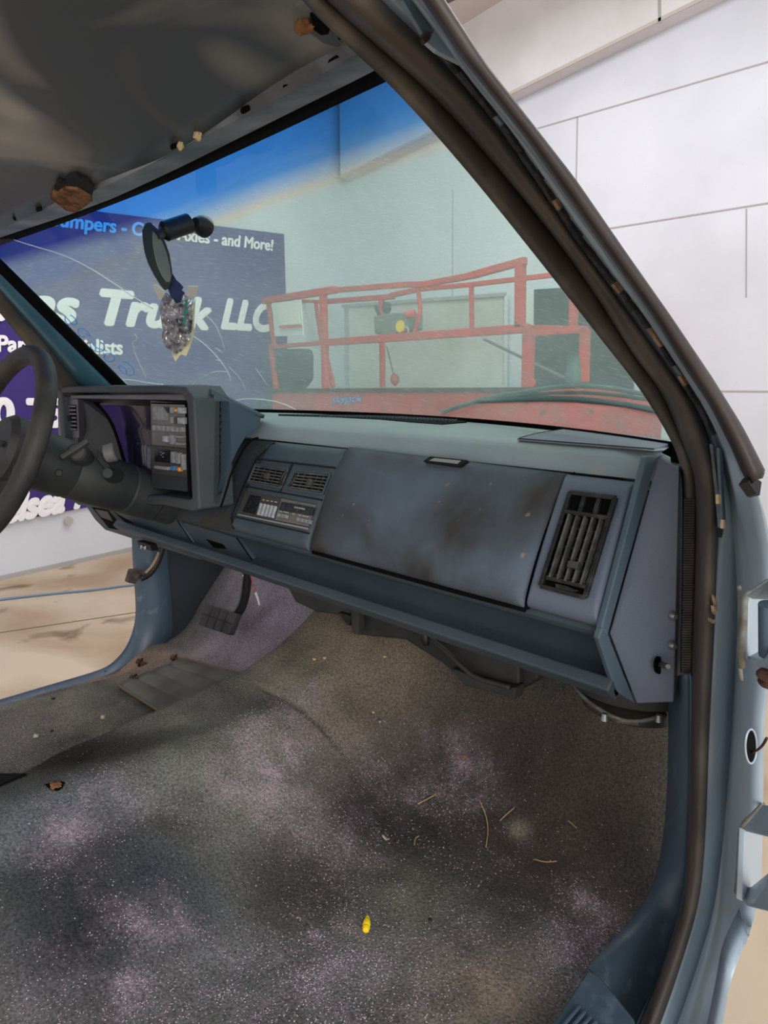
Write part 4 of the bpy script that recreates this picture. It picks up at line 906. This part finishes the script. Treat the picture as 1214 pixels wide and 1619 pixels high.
# passenger outlet panel
vp = quad_patch('passenger_vent_panel', F(836, 960, .003), F(950, 992, .003), F(1013, 764, .0), F(900, 751, .0), .006, 'dashend', db, rnd=.12, thick=.016, nu=30, nv=40)
OV = .0235
vf = thing  # (alias unused)
fr_o = [(902, 778), (973, 787), (925, 944), (855, 926)]
def lerp2(a, b, t): return (a[0]+(b[0]-a[0])*t, a[1]+(b[1]-a[1])*t)
def bil(q, u, v): return lerp2(lerp2(q[0], q[1], u), lerp2(q[3], q[2], u), v)   # v down
slab('vent_cavity', [F(*q, OV+.0005) for q in fr_o], .004, M['void'], vp)
def fr_bar(par, q, u0, v0, u1, v1, wd, mt, off, nm, h=.006):
    a = F(*bil(q, u0, v0), off); b = F(*bil(q, u1, v1), off); return beam(nm, a, b, wd, h, M[mt], par, .0006)
for (u0, v0, u1, v1) in ((0, 0, 1, 0), (0, 1, 1, 1), (0, 0, 0, 1), (1, 0, 1, 1)): fr_bar(vp, fr_o, u0, v0, u1, v1, .006, 'rib', OV+.003, 'vent_frame')
fr_bar(vp, fr_o, .0, .205, 1, .205, .006, 'rib', OV+.003, 'vent_frame')
for u in (.34, .67): fr_bar(vp, fr_o, u, .03, u, .19, .006, 'rib', OV+.003, 'vent_frame')
for k in range(5): u = .16+.175*k; fr_bar(vp, fr_o, u, .235, u, .90, .0028, 'louvre_edge', OV+.006, 'louvre', .012)
for k in range(6):
    fr_bar(vp, fr_o, .08, .36+.1*k, .95, .36+.1*k, .002, 'rib', OV+.002, 'cross_louvre', .003)
fr_bar(vp, fr_o, .06, .90, .95, .90, .005, 'rib', OV+.006, 'vent_frame')
slab('vent_knob', [F(x, y, OV+.016) for x, y in ((898, 886), (914, 888), (911, 899), (895, 896))], .012, M['panelbrown2'], vp, .001)
slab('thumb_wheel', [F(x, y, OV+.01) for x, y in ((877, 922), (895, 926), (914, 934), (905, 936), (878, 929))], .006, M['rib'], vp, .001)

# grimy filler skin left of the centre stack
gs_ = quad_patch('grimy_dash_skin', F(318, 832, .0), F(376, 842, .0), F(440, 699, .0), F(402, 696, .0), .0, 'grime', db, rnd=.2, thick=.012)
gs2 = quad_patch('grimy_lower_skin', F(240, 812, -.004), F(372, 842, -.004), F(392, 790, -.004), F(246, 768, -.004), .006, 'grime', db, rnd=.5, thick=.012)
# centre stack
cs = quad_patch('centre_stack', F(368, 838, .002), F(490, 872, .002), F(554, 711, 0), F(434, 699, 0), .006, 'dash', db, rnd=.10, thick=.012, nu=30, nv=34)
OC = .0195
def cslab(name, q, mt, off, th=.004, par=cs, bw=.0006): return slab(name, [F(x, y, off) for x, y in q], th, M[mt], par, bw)
cslab('seam', [(404, 724), (529, 738), (529, 740.5), (404, 726)], 'groove', OC+.0006, .003, bw=0)
cslab('seam', [(385, 767), (508, 789), (508, 791.5), (385, 769.5)], 'groove', OC+.0006, .003, bw=0)
cslab('seam', [(366, 815), (488, 842), (487, 844), (366, 817)], 'groove', OC+.0006, .003, bw=0)
cslab('seam', [(461, 732), (463, 732.5), (443, 779), (441, 779)], 'groove', OC+.0006, .003, bw=0)
cslab('seam', [(432, 699), (434, 699), (407, 725), (385, 770), (366, 818), (369, 836), (367, 836), (364, 818), (383, 769), (404, 725)], 'groove', OC-.006, .003, bw=0)
def vent(q, par, side):
    v = slab('air_vent', [F(x, y, OC+.001) for x, y in q], .004, M['void'], par)
    v['label'] = 'black louvred air outlet'
    for (a, b, c, d) in ((0, 0, 1, 0), (0, 1, 1, 1), (0, 0, 0, 1), (1, 0, 1, 1)): fr_bar(par, q, a, b, c, d, .0035, 'dash', OC+.002, 'vent_frame', .004)
    for k in range(6): fr_bar(par, q, .03, .1+.16*k, .95, .1+.16*k, .0018, 'louvre_edge', OC+.005, 'louvre', .003)
    for k in range(5): fr_bar(par, q, .14+.18*k, .05, .14+.18*k, .95, .0016, 'rib', OC+.002, 'cross_louvre', .003)
    cu, cvv = .42 if side < 0 else .5, .5
    slab('vent_knob', [F(*bil(q, cu+a*.055, cvv+b*.16), OC+.012) for a, b in ((-1, -1), (1, -1), (1, 1), (-1, 1))], .008, M['panelbrown2'], par, .001)
    uu = .97 if side < 0 else .05
    tube('thumb_wheel', [F(*bil(q, uu-(.05 if side < 0 else -.05)*math.sin(math.pi*t), .15+.7*t), OC+.006) for t in (0, .2, .4, .6, .8, 1)], .003, M['rib'], par, 6)
vent([(404, 734), (455, 742), (444, 771), (392, 762)], cs, -1)
vent([(466, 744), (522, 749), (510, 781), (452, 772)], cs, 1)
# radio bay
cslab('radio_bay', [(388, 776), (499, 797), (486, 834), (376, 811)], 'panelbrown2', OC+.001, .004)
cslab('radio_face', [(414, 783), (446, 789), (434, 823), (402, 816)], 'panelbrown2', OC+.003, .004)
cslab('radio_face', [(445, 788), (498, 798), (486, 832), (434, 822)], 'panelbrown', OC+.004, .004)
cslab('clock_display', [(395, 782), (412, 785), (403, 813), (383, 809)], 'display', OC+.004, .004)
cslab('radio_display', [(445, 793), (497, 802), (493, 815), (440, 806)], 'display', OC+.007, .003)
text_on('display_print', 'AUTO REVERSE', F(465, 803, OC+.008), F(482, 806.5, OC+.008), F(465.5, 800.5, OC+.008), M['silver'], cs, .0, 0, .0005)
cslab('bay_edge', [(376, 812), (486, 834), (485, 837), (375, 814)], 'chrome', OC+.003, .004)
for k in range(5):
    x, y = 411+5.6*k, 795+1.1*k
    cslab('slider_button', [(x, y), (x+3.2, y+.6), (x-2.5, y+19.3), (x-5.6, y+18.6)], 'buttonlite', OC+.008, .004)
for k in range(3):
    x, y = 437+5.6*k, 811+1.2*k; cslab('radio_button', [(x+1.5, y), (x+5.8, y+.9), (x+4, y+6.4), (x-.2, y+5.6)], 'button', OC+.010, .005)
for k in range(4):
    x, y = 468+6*k, 818+1.2*k; cslab('radio_button', [(x+1.5, y), (x+5.6, y+.9), (x+4, y+6.6), (x, y+5.8)], 'button', OC+.010, .005)
for (x, y, w_) in ((442, 807.5, 4), (448, 808.5, 8), (462, 811.5, 4), (472, 813.5, 4), (478, 814.8, 5), (484, 816, 4), (415, 789.5, 3), (421, 790.5, 4), (428, 791.5, 3), (434, 792.7, 4)):
    cslab('button_caption', [(x, y), (x+w_, y+w_*.2), (x+w_-.4, y+w_*.2+1.2), (x-.4, y+1.2)], 'silver', OC+.0085, .0006, bw=0)
# knee bolster / ash tray
YL = Vector((0, .846, 1.05)); YN_ = Vector((0, -.93, .36)).normalized()
def K(px, py, off=0.0): return PN(px, py, Vector((0, .860, 1.03))+Vector((0, -.95, -.30)).normalized()*off, Vector((0, -.95, -.30)))
kb = slab('knee_bolster', [K(x, y, .012) for x, y in ((128, 788), (150, 792), (221, 812), (232, 818), (242, 811), (250, 808), (280, 821), (322, 882), (318, 886), (240, 862), (166, 838), (150, 822))], .02, M['dash'], db, .003)
slab('cubby_recess', [K(x, y, .0135) for x, y in ((145, 802), (172, 806), (218, 832), (200, 840), (172, 835))], .002, M['void'], kb)
slab('cubby_divider', [K(x, y, .0145) for x, y in ((172, 808), (178, 808), (207, 834), (200, 838))], .003, M['kick'], kb)
slab('cubby_label', [K(x, y, .0145) for x, y in ((150, 805), (170, 809), (178, 824), (160, 818))], .001, M['panelbrown2'], kb)
at = slab('ash_tray', [K(x, y, .008) for x, y in ((282, 824), (300, 829), (374, 851), (388, 872), (416, 908), (327, 884))], .02, M['dash'], db, .003)
tube('gap', [K(x, y, .010) for x, y in ((281, 822), (300, 850), (324, 884))], .003, M['void'], at, 6)
tube('gap', [K(x, y, .009) for x, y in ((374, 850), (400, 888), (418, 911))], .0015, M['void'], at, 6)
slab('pull_recess', [K(x, y, .0095) for x, y in ((326, 853), (352, 861), (357, 868), (338, 866))], .002, M['void'], at)
slab('lower_lip', [Vector((x, y, z)) for x, y, z in ((-.72, .815, .995), (.742, .815, .995), (.742, .84, .972), (-.72, .84, .972))], .02, M['dash'], db, .004)
rl = slab('hood_release', [P(x, y, 1, .83) for x, y in ((216, 855), (236, 861), (240, 872), (219, 866))], .02, M['black'], db, .002)
text_on('release_symbol', 'H', P(224, 867, 1, .8285), P(231, 868.5, 1, .8285), P(224, 862, 1, .8285), M['silver'], rl, 0)

# instrument hood
hy = .72
hd = thing('instrument_hood', 'dark grey instrument hood with empty gauge opening behind the steering wheel', 'instrument hood')
def H3(px, py, y=hy): return P(px, py, 1, y)
def rect_ring(name, o, i, y0, y1, mt, par):
    ov = [Vector((a, y0, b)) for a, b in o]; iv = [Vector((a, y0, b)) for a, b in i]
    ob = [Vector((a, y1, b)) for a, b in o]; ib = [Vector((a, y1, b)) for a, b in i]; n = len(o)
    vs = ov+iv+ob+ib; fs = []
    for k in range(n):
        j = (k+1) % n; fs += [(k, j, n+j, n+k), (k, 2*n+k, 2*n+j, j), (n+k, n+j, 3*n+j, 3*n+k)]
    return bev(mesh(name, vs, fs, M[mt], par), .006, 3)
xo = -.095
out_ = [(-.775, 1.355), (-.765, 1.366), (-.70, 1.370), (-.20, 1.378), (-.125, 1.376), (xo, 1.352), (xo, 1.135), (-.119, 1.128), (-.25, 1.125), (-.70, 1.065), (-.775, 1.075)]
inn_ = [(-.752, 1.345), (-.745, 1.352), (-.70, 1.354), (-.20, 1.362), (-.140, 1.360), (-.122, 1.345), (-.122, 1.155), (-.14, 1.150), (-.25, 1.145), (-.70, 1.09), (-.752, 1.10)]
rect_ring('hood_rim', out_, inn_, hy, .80, 'hood', hd)
# top & side going forward
tp = [Vector((-.775, .78, 1.360)), Vector((-.70, .78, 1.370)), Vector((-.15, .78, 1.374)), Vector((-.11, .77, 1.371)), Vector((xo, .76, 1.364))]
bk = [Vector((-.775, .96, 1.300)), Vector((-.70, .96, 1.305)), Vector((-.15, .93, 1.305)), Vector((-.11, .89, 1.315)), Vector((xo-.0, .872, 1.311))]
loft('hood_top', [tp, bk], M['hoodside'], hd, 30, .006, it=1)
side = [P(339, 621, 0, xo), P(376, 640, 0, xo), P(413, 661, 0, xo), P(409, 676, 0, xo), P(388, 692, 0, xo), P(376, 712, 0, xo), P(363, 740, 0, xo), P(350, 788, 0, xo), P(346, 801, 0, xo), P(336, 796, 0, xo)]
slab('hood_side', side, .006, M['hoodside'], hd, .002)
tube('hood_seam', [P(x, y, 0, xo+.003) for x, y in ((408, 692), (400, 694), (390, 701), (378, 722), (366, 746), (358, 775), (349, 802))], .002, M['void'], hd, 6)
# inside: bezel plate, vent, cavity, lens, control panel
yb_ = .742
def Bz(px, py, off=0.0): return P(px, py, 1, yb_-off)
bz = slab('top_bezel', [Bz(97, 625), (Bz(296, 623)), Bz(297, 633), Bz(122, 630), Bz(97, 634)], .02, M['bezel'], hd, .001, nrm=(0, -1, 0))
slab('side_bezel', [Bz(91, 633), Bz(122, 631), Bz(125, 702), Bz(108, 694), Bz(92, 688)], .03, M['bezel'], hd, .001, nrm=(0, -1, 0))
vq = [(95, 640), (120, 640), (121.5, 681), (97, 680)]
def hbar(u0, v0, u1, v1, wd, mt, off, nm, h=.004): return beam(nm, Bz(*bil(vq, u0, v0), off), Bz(*bil(vq, u1, v1), off), wd, h, M[mt], hd, 0)
slab('vent_cavity', [Bz(*q, .001) for q in vq], .003, M['void'], hd, nrm=(0, -1, 0))
for k in range(7): hbar(.02, .06+.148*k, .98, .06+.148*k, .0022, 'bezel', .004, 'louvre')
for k in range(3): hbar(.25+.25*k, .02, .25+.25*k, .98, .0018, 'rib', .002, 'cross_louvre')
slab('vent_knob', [Bz(x, y, .01) for x, y in ((104, 657), (110, 657), (110, 666), (104, 666))], .008, M['black'], hd, nrm=(0, -1, 0))
slab('switch_blank', [Bz(x, y, .003) for x, y in ((103, 692), (123, 692), (123, 700), (104, 698))], .003, M['panelbrown2'], hd, nrm=(0, -1, 0))
slab('pod_side', [Bz(123, 630), P(152, 636, 1, .79), P(176, 670, 1, .79), P(190, 710, 1, .79), P(200, 745, 1, .79), P(150, 745, 1, .77), Bz(125, 705)], .01, M['pod'], hd, .002)
tube('pod_edge', [P(x, y, 1, .785) for x, y in ((150, 636), (166, 652), (178, 672), (188, 700), (194, 725), (204, 748))], .004, M['void'], hd, 8)
slab('pod_roof', [Bz(123, 630), Bz(240, 632), P(240, 642, 1, .81), P(150, 640, 1, .81)], .008, M['pod'], hd)
slab('pod_floor', [P(150, 745, 1, .76), P(196, 728, 1, .80), P(240, 748, 1, .80), P(240, 762, 1, .76), P(200, 758, 1, .75)], .01, M['pod'], hd)
lens_o = loft('gauge_lens', [[P(150, 638, 1, .815), P(170, 690, 1, .84), P(190, 755, 1, .825)], [P(200, 638, 1, .82), P(205, 690, 1, .845), P(215, 755, 1, .83)], [P(245, 640, 1, .82), P(245, 690, 1, .845), P(245, 760, 1, .83)]], M['lens'], hd, 30, .003, it=1)
ledge = slab('column_shelf', [P(x, y, 1, .75) for x, y in ((188, 738), (206, 756), (238, 758), (238, 766), (240, 775), (200, 762))], .04, M['column'], hd, .003)
# control panel
cp = slab('control_panel', [Bz(x, y, .006) for x, y in ((237, 633), (295, 638), (298, 778), (240, 771))], .03, M['panelbrown2'], hd, .002, nrm=(0, -1, 0))
def cpx(x, y): return (220+x/8.99, 620+y/8.99)
def cps(name, pts, mt, off, th=.003, bw=0): return slab(name, [Bz(*cpx(x, y), off) for x, y in pts], th, M[mt], cp, bw, nrm=(0, -1, 0))
cps('upper_face', [(170, 165), (650, 180), (665, 790), (185, 745)], 'panelbrown', .009)
cps('lower_face', [(190, 765), (672, 815), (685, 1175), (190, 1110)], 'panelbrown2', .009)
cps('blank_plate', [(185, 1160), (660, 1215), (665, 1410), (190, 1330)], 'kick', .008)
cps('panel_gap', [(170, 150), (700, 155), (700, 180), (170, 165)], 'void', .010)
cps('panel_gap', [(650, 170), (700, 170), (725, 1470), (690, 1470)], 'void', .010)
cps('dial_window', [(195, 205), (405, 215), (405, 400), (200, 392)], 'button', .0115)
cps('dial_corner', [(345, 210), (405, 215), (405, 300)], 'kick', .013)
cps('display', [(215, 805), (430, 825), (430, 1005), (222, 985)], 'display', .0115)
for q, m_ in (([(432, 215), (465, 215), (465, 300), (432, 300)], 'button'), ([(538, 218), (628, 220), (628, 305), (540, 303)], 'buttonlite'), ([(440, 350), (465, 350), (465, 445), (440, 443)], 'button'), ([(490, 355), (520, 355), (520, 448), (492, 446)], 'panelbrown2'), ([(540, 362), (632, 362), (634, 455), (542, 450)], 'buttonlite'),
              ([(325, 622), (388, 622), (390, 712), (328, 705)], 'buttonlite'), ([(425, 605), (470, 608), (472, 745), (426, 738)], 'button'), ([(500, 615), (620, 622), (620, 655), (502, 648)], 'button'), ([(505, 712), (622, 722), (622, 758), (506, 748)], 'button'),
              ([(442, 848), (490, 850), (490, 1008), (444, 1000)], 'button'), ([(514, 858), (560, 862), (564, 1020), (516, 1015)], 'button'), ([(585, 878), (615, 885), (620, 1108), (592, 1105)], 'button'),
              ([(208, 1045), (400, 1065), (402, 1112), (210, 1085)], 'chrome'), ([(445, 1050), (498, 1052), (500, 1118), (447, 1110)], 'bluebtn')):
    cps('button', q, m_, .017, .009, .0008)
for k in range(7): x = 172+65.5*k; y = 470+4*k; cps('button', [(x+4, y), (x+42, y+2), (x+44, y+78), (x+6, y+74)], 'button', .017, .009, .0008)
for (x, y, r_) in ((503, 258, .0038), (552, 1100, .005)):
    c = Bz(*cpx(x, y), .018); lathe('amber_knob', c, c+Vector((0, .01, 0)), [(0, r_*.8), (.2, r_), (1, r_)], M['amber'], cp, 16)
for a, b in ((300, 850), (325, 870), (305, 890), (330, 915), (340, 860)): cps('display_mark', [(a, b), (a+14, b+2), (a+12, b+10), (a-2, b+8)], 'silver', .0125, .0004)

# ------------------------------------------------------------------ steering column and wheel
sc = thing('steering_column', 'charcoal steering column with key cylinder and shift lever', 'steering column')
XS = -.37
axd = Vector((0, .914, -.407)).normalized(); hub = Vector((XS, .445, 1.262))
def AX(t): return hub+axd*t
lathe('column_shroud', AX(.06), AX(.40), [(0, .055), (.04, .062), (.24, .061), (.26, .058), (.27, .060), (.62, .056), (.64, .053), (.65, .056), (.85, .054), (.86, .051), (1, .050)], M['column'], sc, 48)
kc = PN(124, 717, AX(.17), (-RT*.0-FW)); kc = P(124, 718, 0, XS+.055)
kd = (Vector((.75, -.55, .45))).normalized()
lathe('lock_housing', kc-kd*.03, kc+kd*.012, [(0, .024), (.85, .023), (1, .019)], M['column'], sc, 28)
lathe('lock_ring', kc+kd*.012, kc+kd*.016, [(0, .017), (1, .015)], M['steel_lever'], sc, 28)
u_ = kd.orthogonal().normalized(); a = kc+kd*.026; sd = (P(142, 712, 0, XS+.055)-P(114, 730, 0, XS+.055)).normalized()
box('key_lever', a, (.062, .010, .014), M['steel_lever'], sc, (sd, kd.cross(sd).normalized(), kd), .002)
k0 = P(166, 722, 0, XS+.03); k1 = P(180, 712, 0, XS+.05)
lathe('shift_knob', P(163, 719, 0, XS+.06), P(183, 714, 0, XS+.075), [(0, .010), (.2, .019), (.9, .020), (1, .017)], M['knob'], sc, 24)
beam('shift_lever', P(155, 722, 0, XS+.055), P(188, 762, 0, XS+.055), .010, .012, M['column'], sc, .002)
lathe('turn_signal_boot', P(180, 752, 0, XS+.045), P(170, 748, 0, XS+.09), [(0, .02), (1, .010)], M['column'], sc, 16)
lathe('lever_stop', P(90, 745, 0, XS+.04), P(93, 748, 0, XS+.065), [(0, .014), (1, .006)], M['column'], sc, 16)
sw = thing('steering_wheel', 'charcoal vinyl steering wheel, right half visible at the left edge', 'steering wheel')
R_ = .192; ux_ = Vector((1, 0, 0)); vy_ = axd.cross(ux_).normalized()
rim = [hub+ux_*(R_*math.cos(t))+vy_*(R_*math.sin(t)) for t in [i*2*math.pi/72 for i in range(72)]]
tube('rim', rim, .019, M['wheel'], sw, 16, closed=True)
lathe('hub_pad', AX(.065), AX(.0), [(0, .045), (.3, .068), (.8, .070), (1, .060)], M['wheel'], sw, 40)
for t in (math.radians(20), math.radians(160), math.radians(70), math.radians(110)):
    e_ = hub+ux_*(R_*math.cos(t))+vy_*(R_*math.sin(t)); tube('spoke', [AX(.045), (AX(.03)+e_)/2+axd*.012, e_], .014, M['wheel'], sw, 10)
text_on('horn_lettering', 'SIR', AX(-.003)+Vector((.02, 0, .0))-vy_*.0, AX(-.003)+Vector((.05, 0, 0)), AX(-.003)+Vector((.02, 0, 0))-vy_*.012 if vy_.z < 0 else AX(-.003)+Vector((.02, 0, 0))+vy_*.012, M['column'], sw, 0)

# ------------------------------------------------------------------ under the dash
hb = thing('heater_box', 'black plastic heater box hanging under the passenger side dashboard', 'heater box')
slab('case', [P(x, y, 1, 1.0) for x, y in ((552, 950), (850, 1020), (850, 1075), (826, 1090), (738, 1083), (700, 1050), (640, 1012), (560, 1004))], .05, M['heater'], hb, .006, nrm=(0, -1, 0))
slab('case_side', [P(x, y, 1, .985) for x, y in ((670, 1000), (820, 1035), (820, 1082), (738, 1078), (712, 1050))], .05, M['heater'], hb, .004, nrm=(0, -1, 0))
tube('lever_rod', [P(x, y, 1, .965) for x, y in ((672, 1008), (690, 1016), (735, 1058), (752, 1072), (806, 1087))], .005, M['heater'], hb, 8, 1)
slab('bottom_flange', [P(x, y, 1, .97) for x, y in ((712, 1056), (748, 1070), (815, 1088), (812, 1108), (790, 1098), (735, 1085))], .03, M['heater'], hb, .003, nrm=(0, -1, 0))
slab('side_bracket', [P(x, y, 1, .97) for x, y in ((554, 962), (566, 965), (566, 1005), (556, 1000))], .02, M['heater'], hb, .002, nrm=(0, -1, 0))
lathe('clip', P(672, 1000, 1, .96), P(673, 1020, 1, .96), [(0, .006), (.5, .010), (1, .006)], M['black'], hb, 10)
slab('floor_duct', [P(x, y, 1, .98) for x, y in ((452, 925), (560, 955), (552, 975), (500, 968), (466, 952))], .10, M['heater'], hb, .005, nrm=(0, -1, 0))
slab('duct_bracket', [P(x, y, 1, .97) for x, y in ((534, 968), (556, 974), (552, 990), (545, 984))], .02, M['black'], hb, .002, nrm=(0, -1, 0))
bl = thing('blower_motor', 'round black blower motor housing under the right dash corner', 'blower motor')
c = Vector((.685, 1.02, .925))
lathe('motor_can', c+Vector((0, 0, .03)), c-Vector((.0, .0, .05)), [(0, .10), (.4, .10), (.5, .085), (.85, .08), (1, .05)], M['heater'], bl, 48)
fl = [P(x, y, 2, .915) for x, y in ((908, 1085), (930, 1110), (975, 1138), (1010, 1142), (1052, 1130), (1056, 1100), (980, 1080))]
slab('flange', fl, .006, M['rubber'], bl, .001, nrm=(0, 0, 1))
tube('flange_edge', fl[:5], .003, M['sealer'], bl, 6)
for q in ((956, 1128), (1042, 1130)):
    c = P(*q, 2, .922); lathe('screw', c, c+Vector((0, 0, -.01)), [(0, .004), (1, .006)], M['steel'], bl, 12)
# pedals
bp_ = thing('brake_pedal', 'wide worn rubber brake pedal on curved black arm', 'pedal')
bq = [(325, 953), (373, 970), (360, 1004), (312, 987)]
slab('pedal_pad', [P(x, y, 1, 1.00+.03*(990-y)/50) for x, y in bq], .022, M['pedal'], bp_, .005)
for k in range(1, 4): 
    t = k/4; a = lerp2(bq[0], bq[1], t); b = lerp2(bq[3], bq[2], t)
    beam('pad_groove', P(*a, 1, .998+.03*(990-a[1])/50), P(*b, 1, .998+.03*(990-b[1])/50), .0012, .0012, M['groove'], bp_, 0)
a = lerp2(bq[0], bq[3], .5); b = lerp2(bq[1], bq[2], .5)
beam('pad_groove', P(*a, 1, 1.009), P(*b, 1, 1.0), .0012, .0012, M['groove'], bp_, 0)
tube('pedal_arm', [P(x, y, 1, 1.04) for x, y in ((366, 978), (378, 968), (386, 950), (390, 925), (392, 895), (392, 870))], .013, M['pedalarm'], bp_, 10)
tube('worn_edge', [P(x, y, 1, 1.022) for x, y in ((369, 968), (377, 955), (381, 935), (384, 908))], .003, M['steel'], bp_, 6)
ac = thing('accelerator_pedal', 'black ribbed accelerator pedal leaning on toe board beside hump', 'pedal')
aq = [(452, 966), (474, 970), (462, 1012), (438, 1028)]
slab('pedal_pad', [P(x, y, 1, z) for (x, y), z in zip(aq, (1.20, 1.20, 1.14, 1.13))], .012, M['black'], ac, .002)
for k in range(4):
    t = .1+k*.27; a = lerp2(aq[0], aq[1], t); b = lerp2(aq[3], aq[2], t)
    beam('pedal_rib', P(*a, 1, 1.193), P(*b, 1, 1.128), .006, .006, M['pedal'], ac, .001)
tube('pedal_rod', [P(x, y, 1, 1.2) for x, y in ((478, 985), (476, 960), (471, 945))], .004, M['pedalarm'], ac, 6)
pk = thing('parking_brake_pedal', 'small brown ribbed parking brake pedal beyond the steering column', 'pedal')
pq = [(207, 901), (228, 901), (222, 922), (201, 922)]
slab('pedal_pad', [P(x, y, 0, -.70) for x, y in ((207, 901), (227, 900), (224, 910), (214, 924), (201, 921))], .02, M['brownpedal'], pk, .004)
tube('pedal_arm', [P(x, y, 0, -.70) for x, y in ((222, 915), (236, 908), (247, 893), (254, 874), (258, 860))], .010, M['pedalarm'], pk, 8)
tube('worn_edge', [P(x, y, 0, -.685) for x, y in ((230, 906), (240, 896), (247, 884), (251, 873))], .004, M['pedaltan'], pk, 6)
wr = thing('loose_wire', 'red and pale wire with white connector hanging beside brake pedal arm', 'wire')
tube('wire', [P(x, y, 1, .98) for x, y in ((395, 905), (399, 920), (403, 932), (405, 940))], .0018, M['wirered'], wr, 6)
tube('connector', [P(x, y, 1, .98) for x, y in ((404, 937), (408, 948), (410, 957))], .0035, M['wirewhite'], wr, 8, r2=.002)

# ------------------------------------------------------------------ mirror, foil packet
mr = thing('rear_view_mirror', 'black rear-view mirror drooping from its windshield mount', 'mirror')
mp_ = G(318, 358, .012); dm = (mp_-CAM).dot(FW)
def Dp(px, py, dd): return CAM+ray(px, py)*dd
dA = dm-.05
lathe('mount_foot', G(324, 359, .012), G(308, 352, .045), [(0, .020), (.35, .019), (.8, .013), (1, .009)], M['mirrorback'], mr, 24)
lathe('arm', Dp(301, 352, dA-.0), Dp(257, 367, dA-.03), [(0, .012), (.06, .0175), (.92, .0175), (1, .013)], M['mirrorback'], mr, 28)
lathe('ball_stem', Dp(259, 366, dA-.03), Dp(246, 374, dA-.05), [(0, .010), (1, .008)], M['black'], mr, 14)
mo = [(231, 353), (238, 352), (248, 362), (256, 372), (262, 385), (268, 402), (272, 428), (271, 446), (266, 456), (260, 458), (253, 450), (243, 434), (234, 416), (229, 400), (226, 382), (225, 365)]
mf = [(241, 365), (249, 370), (257, 382), (264, 400), (269, 420), (271, 436), (269, 446), (263, 446), (256, 436), (249, 420), (244, 402), (241, 384)]
n = len(mo); dM = dA-.05
cM = [sum(p[0] for p in mo)/n, sum(p[1] for p in mo)/n]
vs = []; fs = []
rings = ((1.0, .0), (1.02, .008), (.97, .02), (.8, .034), (.5, .042))
for s_, dd in rings:
    for (x, y) in mo: vs.append(Dp(cM[0]+(x-cM[0])*s_, cM[1]+(y-cM[1])*s_, dM+dd+.05*(cM[0]-x)/50*-1))
for i in range(len(rings)-1):
    for k in range(n): fs.append((i*n+k, i*n+(k+1) % n, (i+1)*n+(k+1) % n, (i+1)*n+k))
fs += [tuple(range(n)), tuple(range((len(rings)-1)*n, len(rings)*n))[::-1]]
mesh('mirror_shell', vs, fs, M['mirrorback'], mr, False)
slab('mirror_glass', [Dp(x, y, dM-.001+.05*(cM[0]-x)/50*-1) for x, y in mf], .004, M['mirrorface'], mr, .0015)
# packet: pale wrapper + foil crumpled sheet + navy card
fo = thing('foil_packet', 'crumpled silver foil packet hanging under the drooping mirror', 'packet')
dP = dA-.02
out2 = [(256, 472), (262, 462), (272, 470), (279, 480), (286, 478), (290, 466), (300, 470), (306, 476), (305, 490), (304, 505), (303, 520), (300, 535), (294, 546), (286, 556), (278, 560), (272, 556), (262, 548), (256, 536), (257, 520), (255, 505), (251, 488)]
def crumple(name, outline, depth, amp, mt, par, seed, rings=9, th=.0006):
    cx = sum(p[0] for p in outline)/len(outline); cy = sum(p[1] for p in outline)/len(outline)
    pts = []
    for a, b in zip(outline, outline[1:]+outline[:1]): pts += [a, lerp2(a, b, .33), lerp2(a, b, .67)]
    n_ = len(pts); vs = []; fs = []
    for r in range(rings):
        s = 1-r/(rings-.0)
        for (x, y) in pts:
            X, Y = cx+(x-cx)*s, cy+(y-cy)*s
            v_ = noise.noise(Vector((X*.09, Y*.06, seed)))*amp+abs(noise.noise(Vector((X*.05+Y*.05, Y*.11-X*.04, seed+3))))*amp*1.6+random.uniform(-1, 1)*amp*.04
            vs.append(Dp(X, Y, depth-v_-.012*(1-s)))
    vs.append(Dp(cx, cy, depth-.012))
    for r in range(rings-1):
        for k in range(n_): fs.append((r*n_+k, r*n_+(k+1) % n_, (r+1)*n_+(k+1) % n_, (r+1)*n_+k))
    for k in range(n_): fs.append(((rings-1)*n_+k, (rings-1)*n_+(k+1) % n_, rings*n_))
    o = mesh(name, vs, fs, M[mt], par); m = o.modifiers.new('s', 'SOLIDIFY'); m.thickness = th; return o
random.seed(11)
crumple('foil', out2, dP, .022, 'foil', fo, 2, 12)
slab('wrapper_tail', [Dp(x, y, dP+.004) for x, y in ((268, 548), (292, 545), (302, 530), (306, 480), (309, 470), (306, 530), (300, 550), (294, 563), (286, 560), (277, 572), (272, 560))], .001, M['waxpaper'], fo)
for (x, y) in ((294, 478), (293, 492), (291, 506)):
    slab('green_print', [Dp(x+a, y+b, dP-.040) for a, b in ((-3, -4), (3, -5), (2, 0), (4, 4), (-3, 5), (-1, 0))], .0008, M['foilgreen'], fo)
nv = slab('navy_card', [Dp(x, y, dP+.006) for x, y in ((271, 430), (276, 438), (279, 443), (284, 447), (290, 454), (287, 458), (292, 463), (288, 470), (285, 478), (287, 486), (281, 498), (279, 486), (272, 476), (266, 458))], .0015, M['cloth'])
tag(nv, 'torn navy blue card hanging between the mirror and foil packet', 'card')
# dark inner pillar behind the gap between dash end and door seal
slab('inner_pillar', [P(x, y, 1, 1.10) for x, y in ((1050, 712), (1092, 712), (1100, 800), (1098, 1100), (1050, 1120))], .02, M['kick'], cab, .002, nrm=(0, -1, 0))
